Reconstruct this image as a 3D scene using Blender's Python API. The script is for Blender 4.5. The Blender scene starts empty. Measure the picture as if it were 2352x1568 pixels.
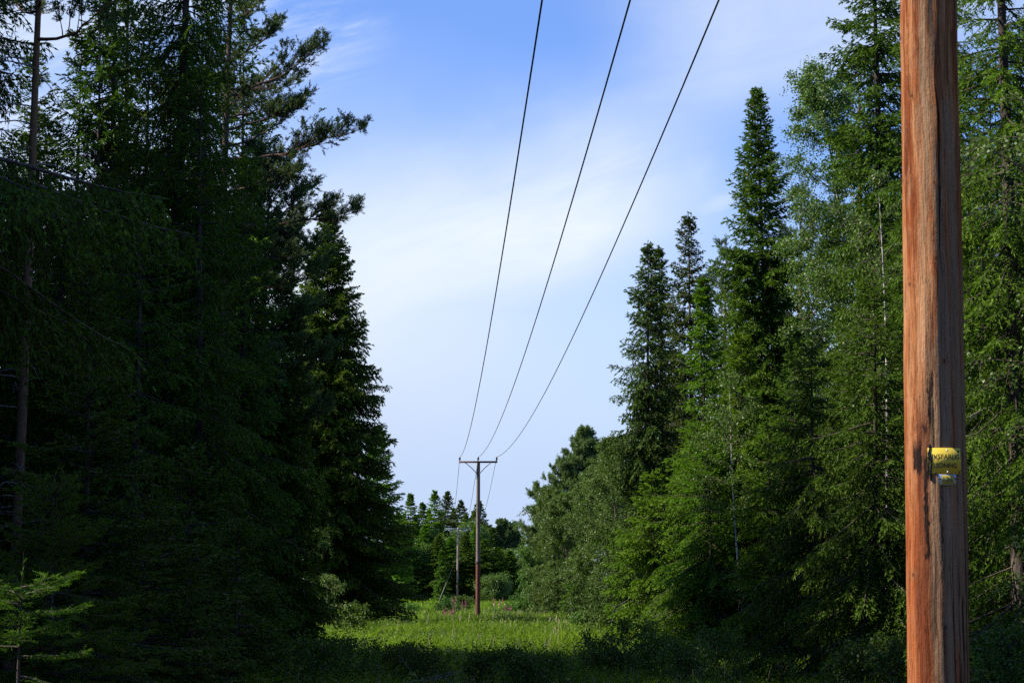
import bpy, math, random
import numpy as np
from mathutils import Vector

# ------------------------------------------------------------------ camera, sky, sun, exposure
sc = bpy.context.scene
COL = sc.collection
RAD = math.radians
EYE = 1.68
PITCH = 6.49
FPX = 5000.0                      # focal length in units of a picture 2352 wide
cam_d = bpy.data.cameras.new("camera")
cam_d.lens = 36.0 * FPX / 2352.0
cam_d.sensor_width = 36.0
cam_d.clip_start = 0.1
cam_d.clip_end = 20000
cam = bpy.data.objects.new("camera", cam_d)
COL.objects.link(cam)
cam.location = (0, 0, EYE)
cam.rotation_euler = (RAD(90 + PITCH), 0, 0)
sc.camera = cam

SUN_AZ = RAD(184)                 # direction towards the sun, from +X counter-clockwise: left, a little behind
SUN_EL = RAD(43)
sun_dir = Vector((math.cos(SUN_AZ) * math.cos(SUN_EL), math.sin(SUN_AZ) * math.cos(SUN_EL), math.sin(SUN_EL)))
sun_d = bpy.data.lights.new("sun", 'SUN')
sun_d.energy = 5.0
sun_d.angle = RAD(0.5)
sun_d.color = (1.0, 0.93, 0.82)
sun = bpy.data.objects.new("sun", sun_d)
COL.objects.link(sun)
sun.rotation_euler = sun_dir.to_track_quat('Z', 'Y').to_euler()

sc.view_settings.view_transform = 'Standard'
sc.view_settings.look = 'None'
sc.view_settings.exposure = 0.95
sc.view_settings.gamma = 1.0
sc.render.engine = 'CYCLES'
sc.cycles.max_bounces = 5
sc.cycles.diffuse_bounces = 2
sc.cycles.glossy_bounces = 2
sc.cycles.use_denoising = False
sc.cycles.transmission_bounces = 3

world = bpy.data.worlds.new("World")
sc.world = world
world.use_nodes = True


class NT:
    """small helper to write node maths as expressions"""
    def __init__(self, tree):
        self.t = tree
        self.n = tree.nodes
        self.l = tree.links

    def node(self, kind, **kw):
        n = self.n.new(kind)
        for k, v in kw.items():
            setattr(n, k, v)
        return n

    def put(self, sock, val):
        if hasattr(val, 'links') or isinstance(val, bpy.types.NodeSocket):
            self.l.new(val, sock)
        else:
            sock.default_value = val

    def m(self, op, a, b=0.0, c=0.0, clamp=False):
        n = self.node('ShaderNodeMath', operation=op)
        n.use_clamp = clamp
        self.put(n.inputs[0], a)
        self.put(n.inputs[1], b)
        self.put(n.inputs[2], c)
        return n.outputs[0]

    def step(self, x, a, b):      # smooth ramp 0..1 from a to b
        n = self.node('ShaderNodeMapRange', interpolation_type='SMOOTHSTEP')
        self.put(n.inputs['Value'], x)
        n.inputs['From Min'].default_value = a
        n.inputs['From Max'].default_value = b
        return n.outputs[0]

    def mix(self, f, a, b, blend='MIX'):
        n = self.node('ShaderNodeMix', data_type='RGBA', blend_type=blend)
        self.put(n.inputs[0], f)
        self.put(n.inputs[6], a if not isinstance(a, tuple) else (a + (1,))[:4])
        self.put(n.inputs[7], b if not isinstance(b, tuple) else (b + (1,))[:4])
        return n.outputs[2]

    def noise(self, vec, scale, detail=4, rough=0.55, dist=0.0):
        n = self.node('ShaderNodeTexNoise')
        if vec is not None:
            self.l.new(vec, n.inputs['Vector'])
        n.inputs['Scale'].default_value = scale
        n.inputs['Detail'].default_value = detail
        n.inputs['Roughness'].default_value = rough
        n.inputs['Distortion'].default_value = dist
        return n.outputs['Fac']

    def xyz(self, x, y, z):
        n = self.node('ShaderNodeCombineXYZ')
        self.put(n.inputs[0], x)
        self.put(n.inputs[1], y)
        self.put(n.inputs[2], z)
        return n.outputs[0]

    def sep(self, v):
        n = self.node('ShaderNodeSeparateXYZ')
        self.l.new(v, n.inputs[0])
        return n.outputs

    def ramp(self, f, stops):
        n = self.node('ShaderNodeValToRGB')
        self.l.new(f, n.inputs[0])
        e = n.color_ramp.elements
        while len(e) < len(stops):
            e.new(0.5)
        for el, (p, c) in zip(e, stops):
            el.position = p
            el.color = (c + (1,))[:4]
        return n.outputs[0]


def build_sky():
    t = NT(world.node_tree)
    t.n.clear()
    out = t.node('ShaderNodeOutputWorld')
    bg = t.node('ShaderNodeBackground')
    bg.inputs['Strength'].default_value = 0.058
    t.l.new(bg.outputs[0], out.inputs[0])
    sky = t.node('ShaderNodeTexSky')
    sky.sky_type = 'NISHITA'
    sky.sun_disc = False
    sky.sun_elevation = SUN_EL
    sky.sun_rotation = math.pi / 2 - SUN_AZ
    sky.altitude = 300
    sky.air_density = 1.0
    sky.dust_density = 0.3
    sky.ozone_density = 2.0
    tc = t.node('ShaderNodeTexCoord')
    d = t.sep(tc.outputs['Generated'])
    # thin high cloud, drawn on directions: a = bearing (tan), e = elevation (tan)
    yy = t.m('MAXIMUM', d[1], 0.08)
    a = t.m('DIVIDE', d[0], yy)
    e = t.m('DIVIDE', d[2], yy)
    warp = t.noise(t.xyz(a, e, 0.0), 9.0, 4, 0.55)
    streak = t.noise(t.xyz(t.m('ADD', a, t.m('MULTIPLY', e, 0.8)), t.m('MULTIPLY_ADD', a, -1.2, t.m('MULTIPLY', e, 4.0)), 3.1), 8.0, 7, 0.62, 0.5)
    fib = t.noise(t.xyz(t.m('ADD', t.m('MULTIPLY', a, 6.0), t.m('MULTIPLY', e, 9.0)), t.m('ADD', t.m('MULTIPLY', a, -14.0), t.m('MULTIPLY', e, 42.0)), 7.7), 1.0, 7, 0.68, 0.8)
    w = t.m('MULTIPLY', t.m('SUBTRACT', warp, 0.5), 0.05)
    ew = t.m('ADD', e, w)
    # a band rising to the right; s = height above its axis
    axis = t.m('MULTIPLY_ADD', a, 0.30, 0.172)
    s = t.m('SUBTRACT', ew, axis)
    upper = t.m('SUBTRACT', 1.0, t.step(s, -0.030, 0.075))
    lowr = t.step(s, -0.052, -0.018)
    taper = t.m('SUBTRACT', 1.0, t.step(t.m('ADD', a, w), 0.015, 0.12))
    lowleft = t.m('SUBTRACT', 1.0, t.step(a, -0.10, 0.03))
    lower = t.m('MAXIMUM', lowr, lowleft)
    band = t.m('MULTIPLY', t.m('MULTIPLY', upper, lower), t.m('MULTIPLY_ADD', taper, 0.9, 0.1))
    band = t.m('MULTIPLY', band, t.m('SUBTRACT', 1.0, t.step(a, 0.085, 0.125)))
    band = t.m('MULTIPLY', band, t.m('MULTIPLY_ADD', streak, 0.8, t.m('MULTIPLY_ADD', fib, 0.85, 0.14)), clamp=True)
    # pale veil thickening towards the horizon
    veil = t.m('MULTIPLY_ADD', t.m('SUBTRACT', 1.0, t.step(t.m('ADD', ew, t.m('MULTIPLY', a, 0.25)), 0.035, 0.27)), 0.86, 0.08)
    # wisps: upper left and upper right
    wl = t.m('MULTIPLY', t.m('SUBTRACT', 1.0, t.step(t.m('ADD', a, w), -0.085, -0.05)), t.step(t.m('ADD', ew, t.m('MULTIPLY', a, -0.6)), 0.262, 0.318))
    wl = t.m('MULTIPLY', wl, t.step(t.m('MULTIPLY_ADD', fib, 0.5, t.m('MULTIPLY', streak, 0.5)), 0.40, 0.62))
    wr = t.m('MULTIPLY', t.step(t.m('ADD', t.m('ADD', a, w), t.m('MULTIPLY', e, 0.25)), 0.085, 0.175), t.step(t.m('SUBTRACT', ew, axis), -0.015, 0.05))
    wr = t.m('MULTIPLY', wr, t.m('MULTIPLY_ADD', streak, 0.55, 0.22))
    da = t.m('ADD', t.m('SUBTRACT', a, 0.093), w)
    de = t.m('SUBTRACT', ew, 0.174)
    puff = t.m('SQRT', t.m('ADD', t.m('MULTIPLY', da, da), t.m('MULTIPLY', t.m('MULTIPLY', de, de), 5.0)))
    puff = t.m('MULTIPLY', t.m('SUBTRACT', 1.0, t.step(puff, 0.0, 0.011)), 0.3)

    def over(p, q):
        return t.m('SUBTRACT', 1.0, t.m('MULTIPLY', t.m('SUBTRACT', 1.0, p), t.m('SUBTRACT', 1.0, q)))
    c = over(over(band, veil), over(t.m('MULTIPLY', wl, 0.6), over(wr, puff)))
    front = t.step(d[1], 0.0, 0.5)
    c = t.m('MULTIPLY', c, t.m('MULTIPLY_ADD', front, 0.9, 0.1), clamp=True)
    blue = t.mix(1.0, sky.outputs[0], (0.76, 1.12, 1.84), 'MULTIPLY')
    white = t.mix(t.step(e, 0.03, 0.17), (5.0, 6.2, 8.6), (7.8, 8.5, 9.3))
    t.l.new(t.mix(c, blue, white), bg.inputs['Color'])


build_sky()

# ------------------------------------------------------------------ picture geometry -> place
TH = RAD(PITCH)


def ray(u, v):
    a, b = u - 1176.0, 784.0 - v
    return np.array([a, FPX * math.cos(TH) - b * math.sin(TH), FPX * math.sin(TH) + b * math.cos(TH)])


def at(u, v, D):
    r = ray(u, v)
    return r * (D / r[1]) + np.array([0, 0, EYE])


def ground_z(x, y):
    x = np.asarray(x, float)
    y = np.asarray(y, float)
    z = 0.10 * np.sin(x * 0.31 + y * 0.11) * np.sin(y * 0.17 - x * 0.07) + 0.06 * np.sin(x * 0.9 + 1.3) * np.sin(y * 0.43)
    z = z + 0.12 * np.exp(-(((x + 8) / 9) ** 2) - ((y - 235) / 40) ** 2)     # low rise before the far pole
    q = np.clip((y - 60) / 25.0, 0, 1)
    z = z - 0.42 * (1 - q * q * (3 - 2 * q))
    z = z * np.clip(y / 25.0, 0, 1)
    return z


# ------------------------------------------------------------------ mesh helpers
class Geo:
    def __init__(self):
        self.v, self.q, self.m, self.t = [], [], [], []
        self.n = 0

    def add(self, V, Q, mat=0, tint=0.5):
        V = np.asarray(V, np.float32).reshape(-1, 3)
        Q = np.asarray(Q, np.int64).reshape(-1, 4)
        self.v.append(V)
        self.q.append(Q + self.n)
        self.m.append(np.full(len(Q), mat, np.int32))
        t = np.full(len(V), tint, np.float32) if np.isscalar(tint) else np.asarray(tint, np.float32)
        self.t.append(t)
        self.n += len(V)

    def mesh(self, name, mats, smooth=False):
        me = bpy.data.meshes.new(name)
        V = np.concatenate(self.v)
        Q = np.concatenate(self.q)
        M = np.concatenate(self.m)
        T = np.concatenate(self.t)
        me.vertices.add(len(V))
        me.vertices.foreach_set('co', V.ravel())
        tri = Q[:, 3] == Q[:, 2]
        tot = np.where(tri, 3, 4).astype(np.int32)
        start = np.concatenate(([0], np.cumsum(tot)[:-1])).astype(np.int32)
        keep = np.ones(Q.shape, bool)
        keep[:, 3] = ~tri
        me.loops.add(int(tot.sum()))
        me.loops.foreach_set('vertex_index', Q[keep].astype(np.int32))
        me.polygons.add(len(Q))
        me.polygons.foreach_set('loop_start', start)
        me.polygons.foreach_set('loop_total', tot)
        me.polygons.foreach_set('material_index', M)
        if smooth:
            me.polygons.foreach_set('use_smooth', np.ones(len(Q), bool))
        for m in mats:
            me.materials.append(m)
        at_ = me.attributes.new('tint', 'FLOAT', 'POINT')
        at_.data.foreach_set('value', T)
        me.update()
        return me


def norm(a):
    return a / np.maximum(np.linalg.norm(a, axis=-1, keepdims=True), 1e-9)


def tubes(g, P, R, k=5, mat=0, tint=0.5):
    """P (B,n,3) paths, R (B,n) radii"""
    P = np.asarray(P, float)
    R = np.asarray(R, float)
    if P.ndim == 2:
        P, R = P[None], R[None]
    B, n, _ = P.shape
    T = norm(np.gradient(P, axis=1))
    ref = np.where(np.abs(T[..., 2:3]) > 0.9, np.array([1., 0, 0]), np.array([0, 0, 1.]))
    X = norm(np.cross(T, ref))
    Y = np.cross(T, X)
    ang = np.arange(k) * 2 * np.pi / k
    V = P[:, :, None, :] + R[:, :, None, None] * (np.cos(ang)[None, None, :, None] * X[:, :, None, :] + np.sin(ang)[None, None, :, None] * Y[:, :, None, :])
    idx = np.arange(B * n * k).reshape(B, n, k)
    nx = np.roll(idx, -1, axis=2)
    Q = np.stack([idx[:, :-1], nx[:, :-1], nx[:, 1:], idx[:, 1:]], -1).reshape(-1, 4)
    g.add(V.reshape(-1, 3), Q, mat, tint)


def kites(g, P, A, S, mat=0, tint=0.5, wide=0.45):
    """thin leaf shapes: base P, axis A (with length), half-width vector S"""
    n = len(P)
    V = np.stack([P, P + A * wide + S, P + A, P + A * wide - S], 1).reshape(-1, 3)
    Q = np.arange(4 * n).reshape(n, 4)
    t = tint if np.isscalar(tint) else np.repeat(tint, 4)
    g.add(V, Q, mat, t)


def side_of(A, rng, flat=None):
    """random unit vector square to A; flat pulls it towards the horizontal"""
    r = rng.normal(size=A.shape)
    if flat is not None:
        r[:, 2] *= flat
    return norm(np.cross(A, np.cross(r, A)))


def link(name, me, parent=None):
    o = bpy.data.objects.new(name, me)
    COL.objects.link(o)
    if parent is not None:
        o.parent = parent
    return o


def empty(name, loc, label, cat, group=None, rz=0.0):
    o = bpy.data.objects.new(name, None)
    COL.objects.link(o)
    o.empty_display_size = 0.3
    o.location = loc
    o.rotation_euler = (0, 0, rz)
    o['label'] = label
    o['category'] = cat
    if group:
        o['group'] = group
    return o


def tag(o, label=None, cat=None, group=None, kind=None):
    for k, v in (('label', label), ('category', cat), ('group', group), ('kind', kind)):
        if v:
            o[k] = v
    return o


# ------------------------------------------------------------------ materials
def material(name):
    m = bpy.data.materials.new(name)
    m.use_nodes = True
    t = NT(m.node_tree)
    b = next(n for n in t.n if n.type == 'BSDF_PRINCIPLED')
    o = next(n for n in t.n if n.type == 'OUTPUT_MATERIAL')
    return m, t, b, o


def leaf_mat(name, c1, c2, rough=0.5, spec=0.25, trans=0.3, tcol=None, nscale=0.5):
    m, t, b, o = material(name)
    at_ = t.node('ShaderNodeAttribute', attribute_name='tint')
    oi = t.node('ShaderNodeObjectInfo')
    tc = t.node('ShaderNodeTexCoord')
    nz = t.noise(tc.outputs['Object'], nscale, 3)
    f = t.m('ADD', t.m('MULTIPLY', at_.outputs['Fac'], 0.75), t.m('MULTIPLY', t.m('SUBTRACT', nz, 0.4), 0.7), clamp=True)
    c = t.mix(f, c1, c2)
    hs = t.node('ShaderNodeHueSaturation')
    t.l.new(t.m('MULTIPLY_ADD', oi.outputs['Random'], 0.03, 0.485), hs.inputs['Hue'])
    t.l.new(t.m('MULTIPLY_ADD', oi.outputs['Random'], 0.35, 0.82), hs.inputs['Value'])
    t.l.new(c, hs.inputs['Color'])
    t.l.new(hs.outputs[0], b.inputs['Base Color'])
    b.inputs['Roughness'].default_value = rough
    b.inputs['Specular IOR Level'].default_value = spec
    tr = t.node('ShaderNodeBsdfTranslucent')
    t.l.new(t.mix(1.0, hs.outputs[0], tcol or (1.3, 1.5, 0.5), 'MULTIPLY'), tr.inputs['Color'])
    mx = t.node('ShaderNodeMixShader')
    mx.inputs[0].default_value = trans
    t.l.new(b.outputs[0], mx.inputs[1])
    t.l.new(tr.outputs[0], mx.inputs[2])
    t.l.new(mx.outputs[0], o.inputs[0])
    return m


def bark_mat(name, c1, c2, c3=None, sc_=(9, 9, 2.5), rough=0.9, split=None):
    m, t, b, o = material(name)
    tc = t.node('ShaderNodeTexCoord')
    p = t.sep(tc.outputs['Object'])
    n = t.noise(t.xyz(t.m('MULTIPLY', p[0], sc_[0]), t.m('MULTIPLY', p[1], sc_[1]), t.m('MULTIPLY', p[2], sc_[2])), 1.0, 6, 0.65)
    c = t.ramp(n, [(0.35, c1), (0.62, c2)])
    if c3 is not None:
        f = t.step(t.m('ADD', p[2], t.m('MULTIPLY', n, 1.5)), split[0], split[1])
        c = t.mix(f, c, t.ramp(n, [(0.35, tuple(x * 0.7 for x in c3)), (0.65, c3)]))
    t.l.new(c, b.inputs['Base Color'])
    b.inputs['Roughness'].default_value = rough
    b.inputs['Specular IOR Level'].default_value = 0.15
    bp = t.node('ShaderNodeBump')
    bp.inputs['Strength'].default_value = 0.7
    bp.inputs['Distance'].default_value = 0.03
    t.l.new(n, bp.inputs['Height'])
    t.l.new(bp.outputs[0], b.inputs['Normal'])
    return m


def plain_mat(name, c, rough=0.5, metal=0.0, var=0.15, spec=0.4):
    m, t, b, o = material(name)
    tc = t.node('ShaderNodeTexCoord')
    n = t.noise(tc.outputs['Object'], 14.0, 5, 0.6)
    lo = tuple(x * (1 - var) for x in c)
    hi = tuple(min(1, x * (1 + var)) for x in c)
    t.l.new(t.ramp(n, [(0.3, lo), (0.7, hi)]), b.inputs['Base Color'])
    b.inputs['Roughness'].default_value = rough
    b.inputs['Metallic'].default_value = metal
    b.inputs['Specular IOR Level'].default_value = spec
    return m


M_SPRUCE = leaf_mat('spruce_needles', (0.030, 0.066, 0.007), (0.100, 0.165, 0.013), 0.6, 0.08, 0.22)
M_SPRUCE_OLIVE = leaf_mat('old_spruce_needles', (0.026, 0.050, 0.010), (0.080, 0.115, 0.018), 0.6, 0.08, 0.2)
M_SPRUCE_FRESH = leaf_mat('fresh_spruce_needles', (0.040, 0.090, 0.007), (0.135, 0.235, 0.014), 0.6, 0.08, 0.28)
M_PINE = leaf_mat('pine_needles', (0.040, 0.075, 0.026), (0.135, 0.190, 0.062), 0.5, 0.12, 0.15)
M_PINE_PALE = leaf_mat('pale_pine_needles', (0.060, 0.105, 0.034), (0.175, 0.240, 0.078), 0.5, 0.15, 0.2)
M_BIRCH = leaf_mat('birch_leaves', (0.045, 0.095, 0.014), (0.130, 0.205, 0.032), 0.45, 0.28, 0.3)
M_BUSH = leaf_mat('bush_leaves', (0.034, 0.080, 0.012), (0.12, 0.20, 0.028), 0.5, 0.2, 0.3)
M_GRASS = leaf_mat('grass_blades', (0.070, 0.120, 0.010), (0.210, 0.290, 0.026), 0.6, 0.1, 0.5, nscale=0.12)
M_HERB = leaf_mat('herb_leaves', (0.046, 0.088, 0.011), (0.185, 0.270, 0.026), 0.55, 0.15, 0.25, nscale=0.25)
M_STRAW = plain_mat('dry_stems', (0.30, 0.235, 0.14), 0.7)
M_CONE = plain_mat('spruce_cones', (0.30, 0.13, 0.05), 0.6)
M_PINK = plain_mat('fireweed_petals', (0.45, 0.08, 0.20), 0.6)
M_SPRUCE_BARK = bark_mat('spruce_bark', (0.030, 0.024, 0.020), (0.11, 0.085, 0.07))
M_DEAD = bark_mat('dead_twigs', (0.09, 0.08, 0.07), (0.26, 0.24, 0.21))
M_PINE_BARK = bark_mat('pine_bark', (0.05, 0.030, 0.022), (0.19, 0.11, 0.075), (0.25, 0.135, 0.075), (12, 12, 5), split=(2.0, 8.0))
M_PINE_SHADED = bark_mat('shaded_pine_bark', (0.035, 0.026, 0.022), (0.13, 0.085, 0.065), sc_=(12, 12, 5))  # darker copy of the pine bark: trunk shade is put into the colour
M_BIRCH_BARK = bark_mat('birch_bark', (0.06, 0.055, 0.05), (0.62, 0.58, 0.53), sc_=(3, 3, 7))
M_TWIG = bark_mat('birch_twigs', (0.05, 0.035, 0.03), (0.14, 0.10, 0.08))


# ------------------------------------------------------------------ spruce
def wobble_path(rng, H, n, amp, lean=(0, 0)):
    z = np.linspace(0, 1, n)
    ph = rng.uniform(0, 6.28, 4)
    x = amp * (np.sin(z * 4 + ph[0]) - math.sin(ph[0])) * z + lean[0] * z
    y = amp * (np.sin(z * 5 + ph[1]) - math.sin(ph[1])) * z + lean[1] * z
    return np.stack([x, y, z * H], 1)


def path_at(path, z):
    return np.array([np.interp(z, path[:, 2], path[:, 0]), np.interp(z, path[:, 2], path[:, 1]), z])


def spruce_bough(wood, leaf, rng, base, az, L, elev, hang, tw, sh, shw, twl, droop=0.22, upt=0.2, mat=0, r0=None, twig_wood=False, bare=0.1, needle=0):
    ca, sa = math.cos(az), math.sin(az)
    ce, se = math.cos(elev), math.sin(elev)
    out = np.array([ca, sa, 0.0])
    perp = np.array([-sa, ca, 0.0])
    bend = rng.normal(0, 0.08)

    def ax(s):
        s = np.asarray(s)[:, None]
        return base + out * (L * ce * s) + perp * (L * bend * s * s) + np.array([0, 0, 1.0]) * (L * (se * s - droop * s * s + upt * s ** 3))
    s8 = np.linspace(0, 1, 7)
    r0 = r0 or (0.006 + 0.011 * L)
    tubes(wood, ax(s8), r0 * (1 - 0.85 * s8), 4)
    K = max(4, int(L / tw))
    s = np.clip(np.linspace(bare, 0.98, K) + rng.normal(0, 0.01, K), 0.02, 1)
    base_k = ax(s)
    T = norm(ax(np.minimum(s + 0.02, 1.02)) - base_k)
    side = np.where(np.arange(K) % 2 == 0, 1.0, -1.0)
    l = np.clip(twl * L, 0.12, 0.85) * (1.02 - 0.72 * s) * np.clip((s - bare) * 6 + 0.35, 0, 1) * rng.uniform(0.6, 1.25, K)
    l = np.maximum(l, 0.09)
    h = hang * rng.uniform(0.35, 1.25, K)
    d = norm(T * 0.75 + perp * (side * rng.uniform(0.5, 1.0, K))[:, None] - np.array([0, 0, 1.0]) * (h * (1.1 - 0.5 * s))[:, None])
    cnt = np.maximum(2, np.ceil(l / (sh * 0.62)).astype(int))
    idx = np.repeat(np.arange(K), cnt)
    off = np.concatenate([np.arange(c) for c in cnt])
    q = (off + rng.uniform(0.2, 0.8, len(off))) / cnt[idx]
    li = l[idx][:, None]
    dn = np.array([0, 0, -1.0])
    Pk = base_k[idx] + d[idx] * li * q[:, None] + dn * (h[idx][:, None] * 0.45 * li * (q * q)[:, None])
    tang = norm(d[idx] + dn * (h[idx] * 0.9 * q)[:, None])
    if twig_wood:
        q4 = np.linspace(0, 1, 4)[None, :, None]
        TP = base_k[:, None, :] + d[:, None, :] * l[:, None, None] * q4 + dn * (h * 0.45 * l)[:, None, None] * q4 ** 2
        tubes(wood, TP, np.tile(np.array([0.0045, 0.004, 0.003, 0.002]), (K, 1)), 3)
    # two shoots leave the twig at each place, plus one along it
    lat = norm(np.cross(tang, np.array([0, 0, 1.0]) + rng.normal(0, 0.35, tang.shape)))
    allP, allA, allT = [], [], []
    for sg in (1, -1, 0):
        A = norm(tang * (0.85 if sg else 1.0) + lat * ((0.75 if hang < 0.95 else 0.45) * sg) + rng.normal(0, 0.16, tang.shape))
        ln = sh * rng.uniform(0.7, 1.3, len(Pk)) * (1.15 if sg == 0 else 1.0)
        allP.append(Pk)
        allA.append(A * ln[:, None])
        allT.append(np.clip(0.25 + 0.45 * q * s[idx] + rng.normal(0, 0.16, len(q)), 0, 1))
    # shoots on the bough itself, towards its tip
    K2 = max(4, int(L / (sh * 0.5)))
    s2 = rng.uniform(0.3, 1.0, K2) ** 0.7
    P2 = ax(s2)
    T2 = norm(ax(np.minimum(s2 + 0.02, 1.02)) - P2)
    A2 = norm(T2 + rng.normal(0, 0.4, T2.shape)) * (sh * rng.uniform(0.8, 1.3, K2))[:, None]
    allP.append(P2)
    allA.append(A2)
    allT.append(np.clip(0.6 + rng.normal(0, 0.15, K2), 0, 1))
    P_, A_, t_ = np.concatenate(allP), np.concatenate(allA), np.concatenate(allT)
    if needle:                      # close trees: every shoot carries its own needles
        n = len(P_)
        ii = np.repeat(np.arange(n), needle)
        qn = np.tile((np.arange(needle) + 0.3) / needle, n)
        An = norm(A_)
        sd = side_of(An, rng, 0.7)
        sgn = np.where(np.tile(np.arange(needle), n) % 2 == 0, 1.0, -1.0)
        Dn = norm(An[ii] * 0.8 + sd[ii] * sgn[:, None] * 0.9 + rng.normal(0, 0.25, (len(ii), 3)))
        Dn = Dn * (0.019 * rng.uniform(0.8, 1.2, len(ii)))[:, None]
        kites(leaf, P_[ii] + A_[ii] * qn[:, None], Dn, side_of(Dn, rng) * 0.0021, mat, t_[ii])
        kites(leaf, P_, A_, side_of(An, rng, 0.6) * 0.003, mat, t_ * 0.6)
        return ax
    S_ = side_of(norm(A_), rng, 0.6) * (shw * rng.uniform(0.75, 1.25, len(P_)))[:, None]
    kites(leaf, P_, A_, S_, mat, t_)
    return ax


def spruce(seed, H, R, z0=0.8, p=0.75, hang=0.5, ds=0.27, nb=(6, 8), tw=0.085, sh=0.13, shw=0.024, twl=0.44, up=40, low=-22,
           lean=(0, 0), cones=0, dead=10, mat=None, gap=0.05, spire=0.0, amp=0.06, twig_wood=False, sector=None, trunk_k=1.0, needle=0, rag=1.0):
    rng = np.random.default_rng(seed)
    wood, leaf = Geo(), Geo()
    path = wobble_path(rng, H, 14, amp, lean)
    zz = path[:, 2] / H
    rb = (0.02 + 0.0085 * H) * trunk_k
    tubes(wood, path, rb * np.clip(1 - zz, 0.02, 1) ** 0.85 * (1 + 0.5 * np.exp(-zz * 40)), 9)
    z = H - 0.30
    ph = rng.uniform(0, 6.28)
    tipsl = []
    while z > z0:
        t = (H - z) / (H - z0)
        prof = t ** p
        if spire:                       # slender top, fuller below
            prof = prof * (spire + (1 - spire) * np.clip((t - 0.12) / 0.35, 0, 1))
        r = R * prof * (1 + rag * (0.16 * math.sin(z * 2.1 + ph) + rng.normal(0, 0.07))) + 0.04 + 0.10 * min(1, 7 * t)
        n = int(rng.integers(nb[0], nb[1] + 1))
        a0 = rng.uniform(0, 6.28)
        for k in range(n):
            if rng.random() < gap:
                continue
            az = a0 + k * 2 * math.pi / n + rng.normal(0, 0.28)
            if sector and not sector(az, z):
                continue
            L = r * rng.uniform(1 - 0.32 * rag, 1 + 0.18 * rag)
            e = RAD(up + (low - up) * min(1, t * 1.7) ** 0.7 + rng.normal(0, 7))
            zb = z + rng.uniform(-0.5, 0.5) * ds
            ax = spruce_bough(wood, leaf, rng, path_at(path, zb), az, L, e, hang * (0.35 + 0.65 * min(1, 2.2 * t)), tw, sh, shw, twl,
                              droop=0.12 + 0.2 * min(1, 2 * t), upt=0.24, twig_wood=twig_wood, needle=needle)
            tipsl.append(ax(np.array([0.55, 0.8, 0.97])))
        z -= ds * rng.uniform(0.65, 1.3) * (0.45 + 0.55 * min(1, 4 * t))
    # leader shoots
    K = 30
    zt = H - 0.75 * rng.random(K) ** 0.8
    P = np.array([path_at(path, min(z_, H)) for z_ in zt])
    A = norm(np.array([0, 0, 1.0]) + rng.normal(0, 0.38, (K, 3))) * sh
    kites(leaf, P, A, side_of(norm(A), rng) * shw, 0, 0.6)
    if cones:
        tp = np.concatenate(tipsl[: max(6, int(len(tipsl) * 0.33))])
        pick = rng.integers(0, len(tp), cones)
        P = tp[pick] + rng.normal(0, 0.06, (cones, 3))
        A = np.array([0, 0, -1.0]) * rng.uniform(0.10, 0.15, cones)[:, None] + rng.normal(0, 0.015, (cones, 3))
        kites(leaf, P, A, side_of(norm(A), rng, 0.1) * 0.02, 1, 0.5)
        kites(leaf, P, A, side_of(norm(A), rng, 0.1) * 0.02, 1, 0.5)
    for k in range(dead):               # bare grey limbs low on the trunk
        zb = rng.uniform(0.3, max(z0 + 1.0, H * 0.35))
        az = rng.uniform(0, 6.28)
        L = rng.uniform(0.4, 1.0) * min(R, 1.8)
        o = np.array([math.cos(az), math.sin(az), 0])
        s = np.linspace(0, 1, 6)[:, None]
        pth = path_at(path, zb) + o * L * s + np.array([0, 0, 1]) * L * (-0.25 * s - 0.15 * s * s) + np.cumsum(rng.normal(0, 0.02, (6, 3)), 0)
        tubes(wood, pth, 0.010 * (1 - 0.8 * s[:, 0]), 4, 1)
        K = 7
        sb = rng.uniform(0.3, 1, K)
        B = np.stack([np.interp(sb, s[:, 0], pth[:, i]) for i in range(3)], 1)
        D_ = norm(o * 0.6 + rng.normal(0, 0.6, (K, 3)) + np.array([0, 0, -0.4]))
        q = np.linspace(0, 1, 3)[None, :, None]
        tubes(wood, B[:, None, :] + D_[:, None, :] * q * (0.35 * L * rng.uniform(0.4, 1, K))[:, None, None], np.tile([0.005, 0.004, 0.002], (K, 1)), 3, 1)
    me_w = wood.mesh('spruce_trunk', [M_SPRUCE_BARK, M_DEAD], True)
    me_l = leaf.mesh('spruce_crown', [mat or M_SPRUCE, M_CONE])
    return me_w, me_l


# ------------------------------------------------------------------ pine
def pine_brushes(leaf, rng, P, A, ln, nw=18, nl=0.058, hw=0.0085, tint=0.5):
    """brush of needles round each shoot: P bases, A unit directions, ln lengths"""
    n = len(P)
    idx = np.repeat(np.arange(n), nw)
    q = np.tile((np.arange(nw) + 0.5) / nw, n) + rng.normal(0, 0.03, n * nw)
    B = P[idx] + A[idx] * (ln[idx] * q)[:, None]
    D = norm(A[idx] * rng.uniform(0.5, 1.3, len(idx))[:, None] + side_of(A[idx], rng) * 0.85)
    Dl = D * (nl * rng.uniform(0.75, 1.25, len(idx)))[:, None]
    S = side_of(D, rng) * hw
    t = np.clip(tint + rng.normal(0, 0.18, n)[idx] + rng.normal(0, 0.1, len(idx)), 0, 1)
    kites(leaf, B, Dl, S, 0, t)


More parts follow.
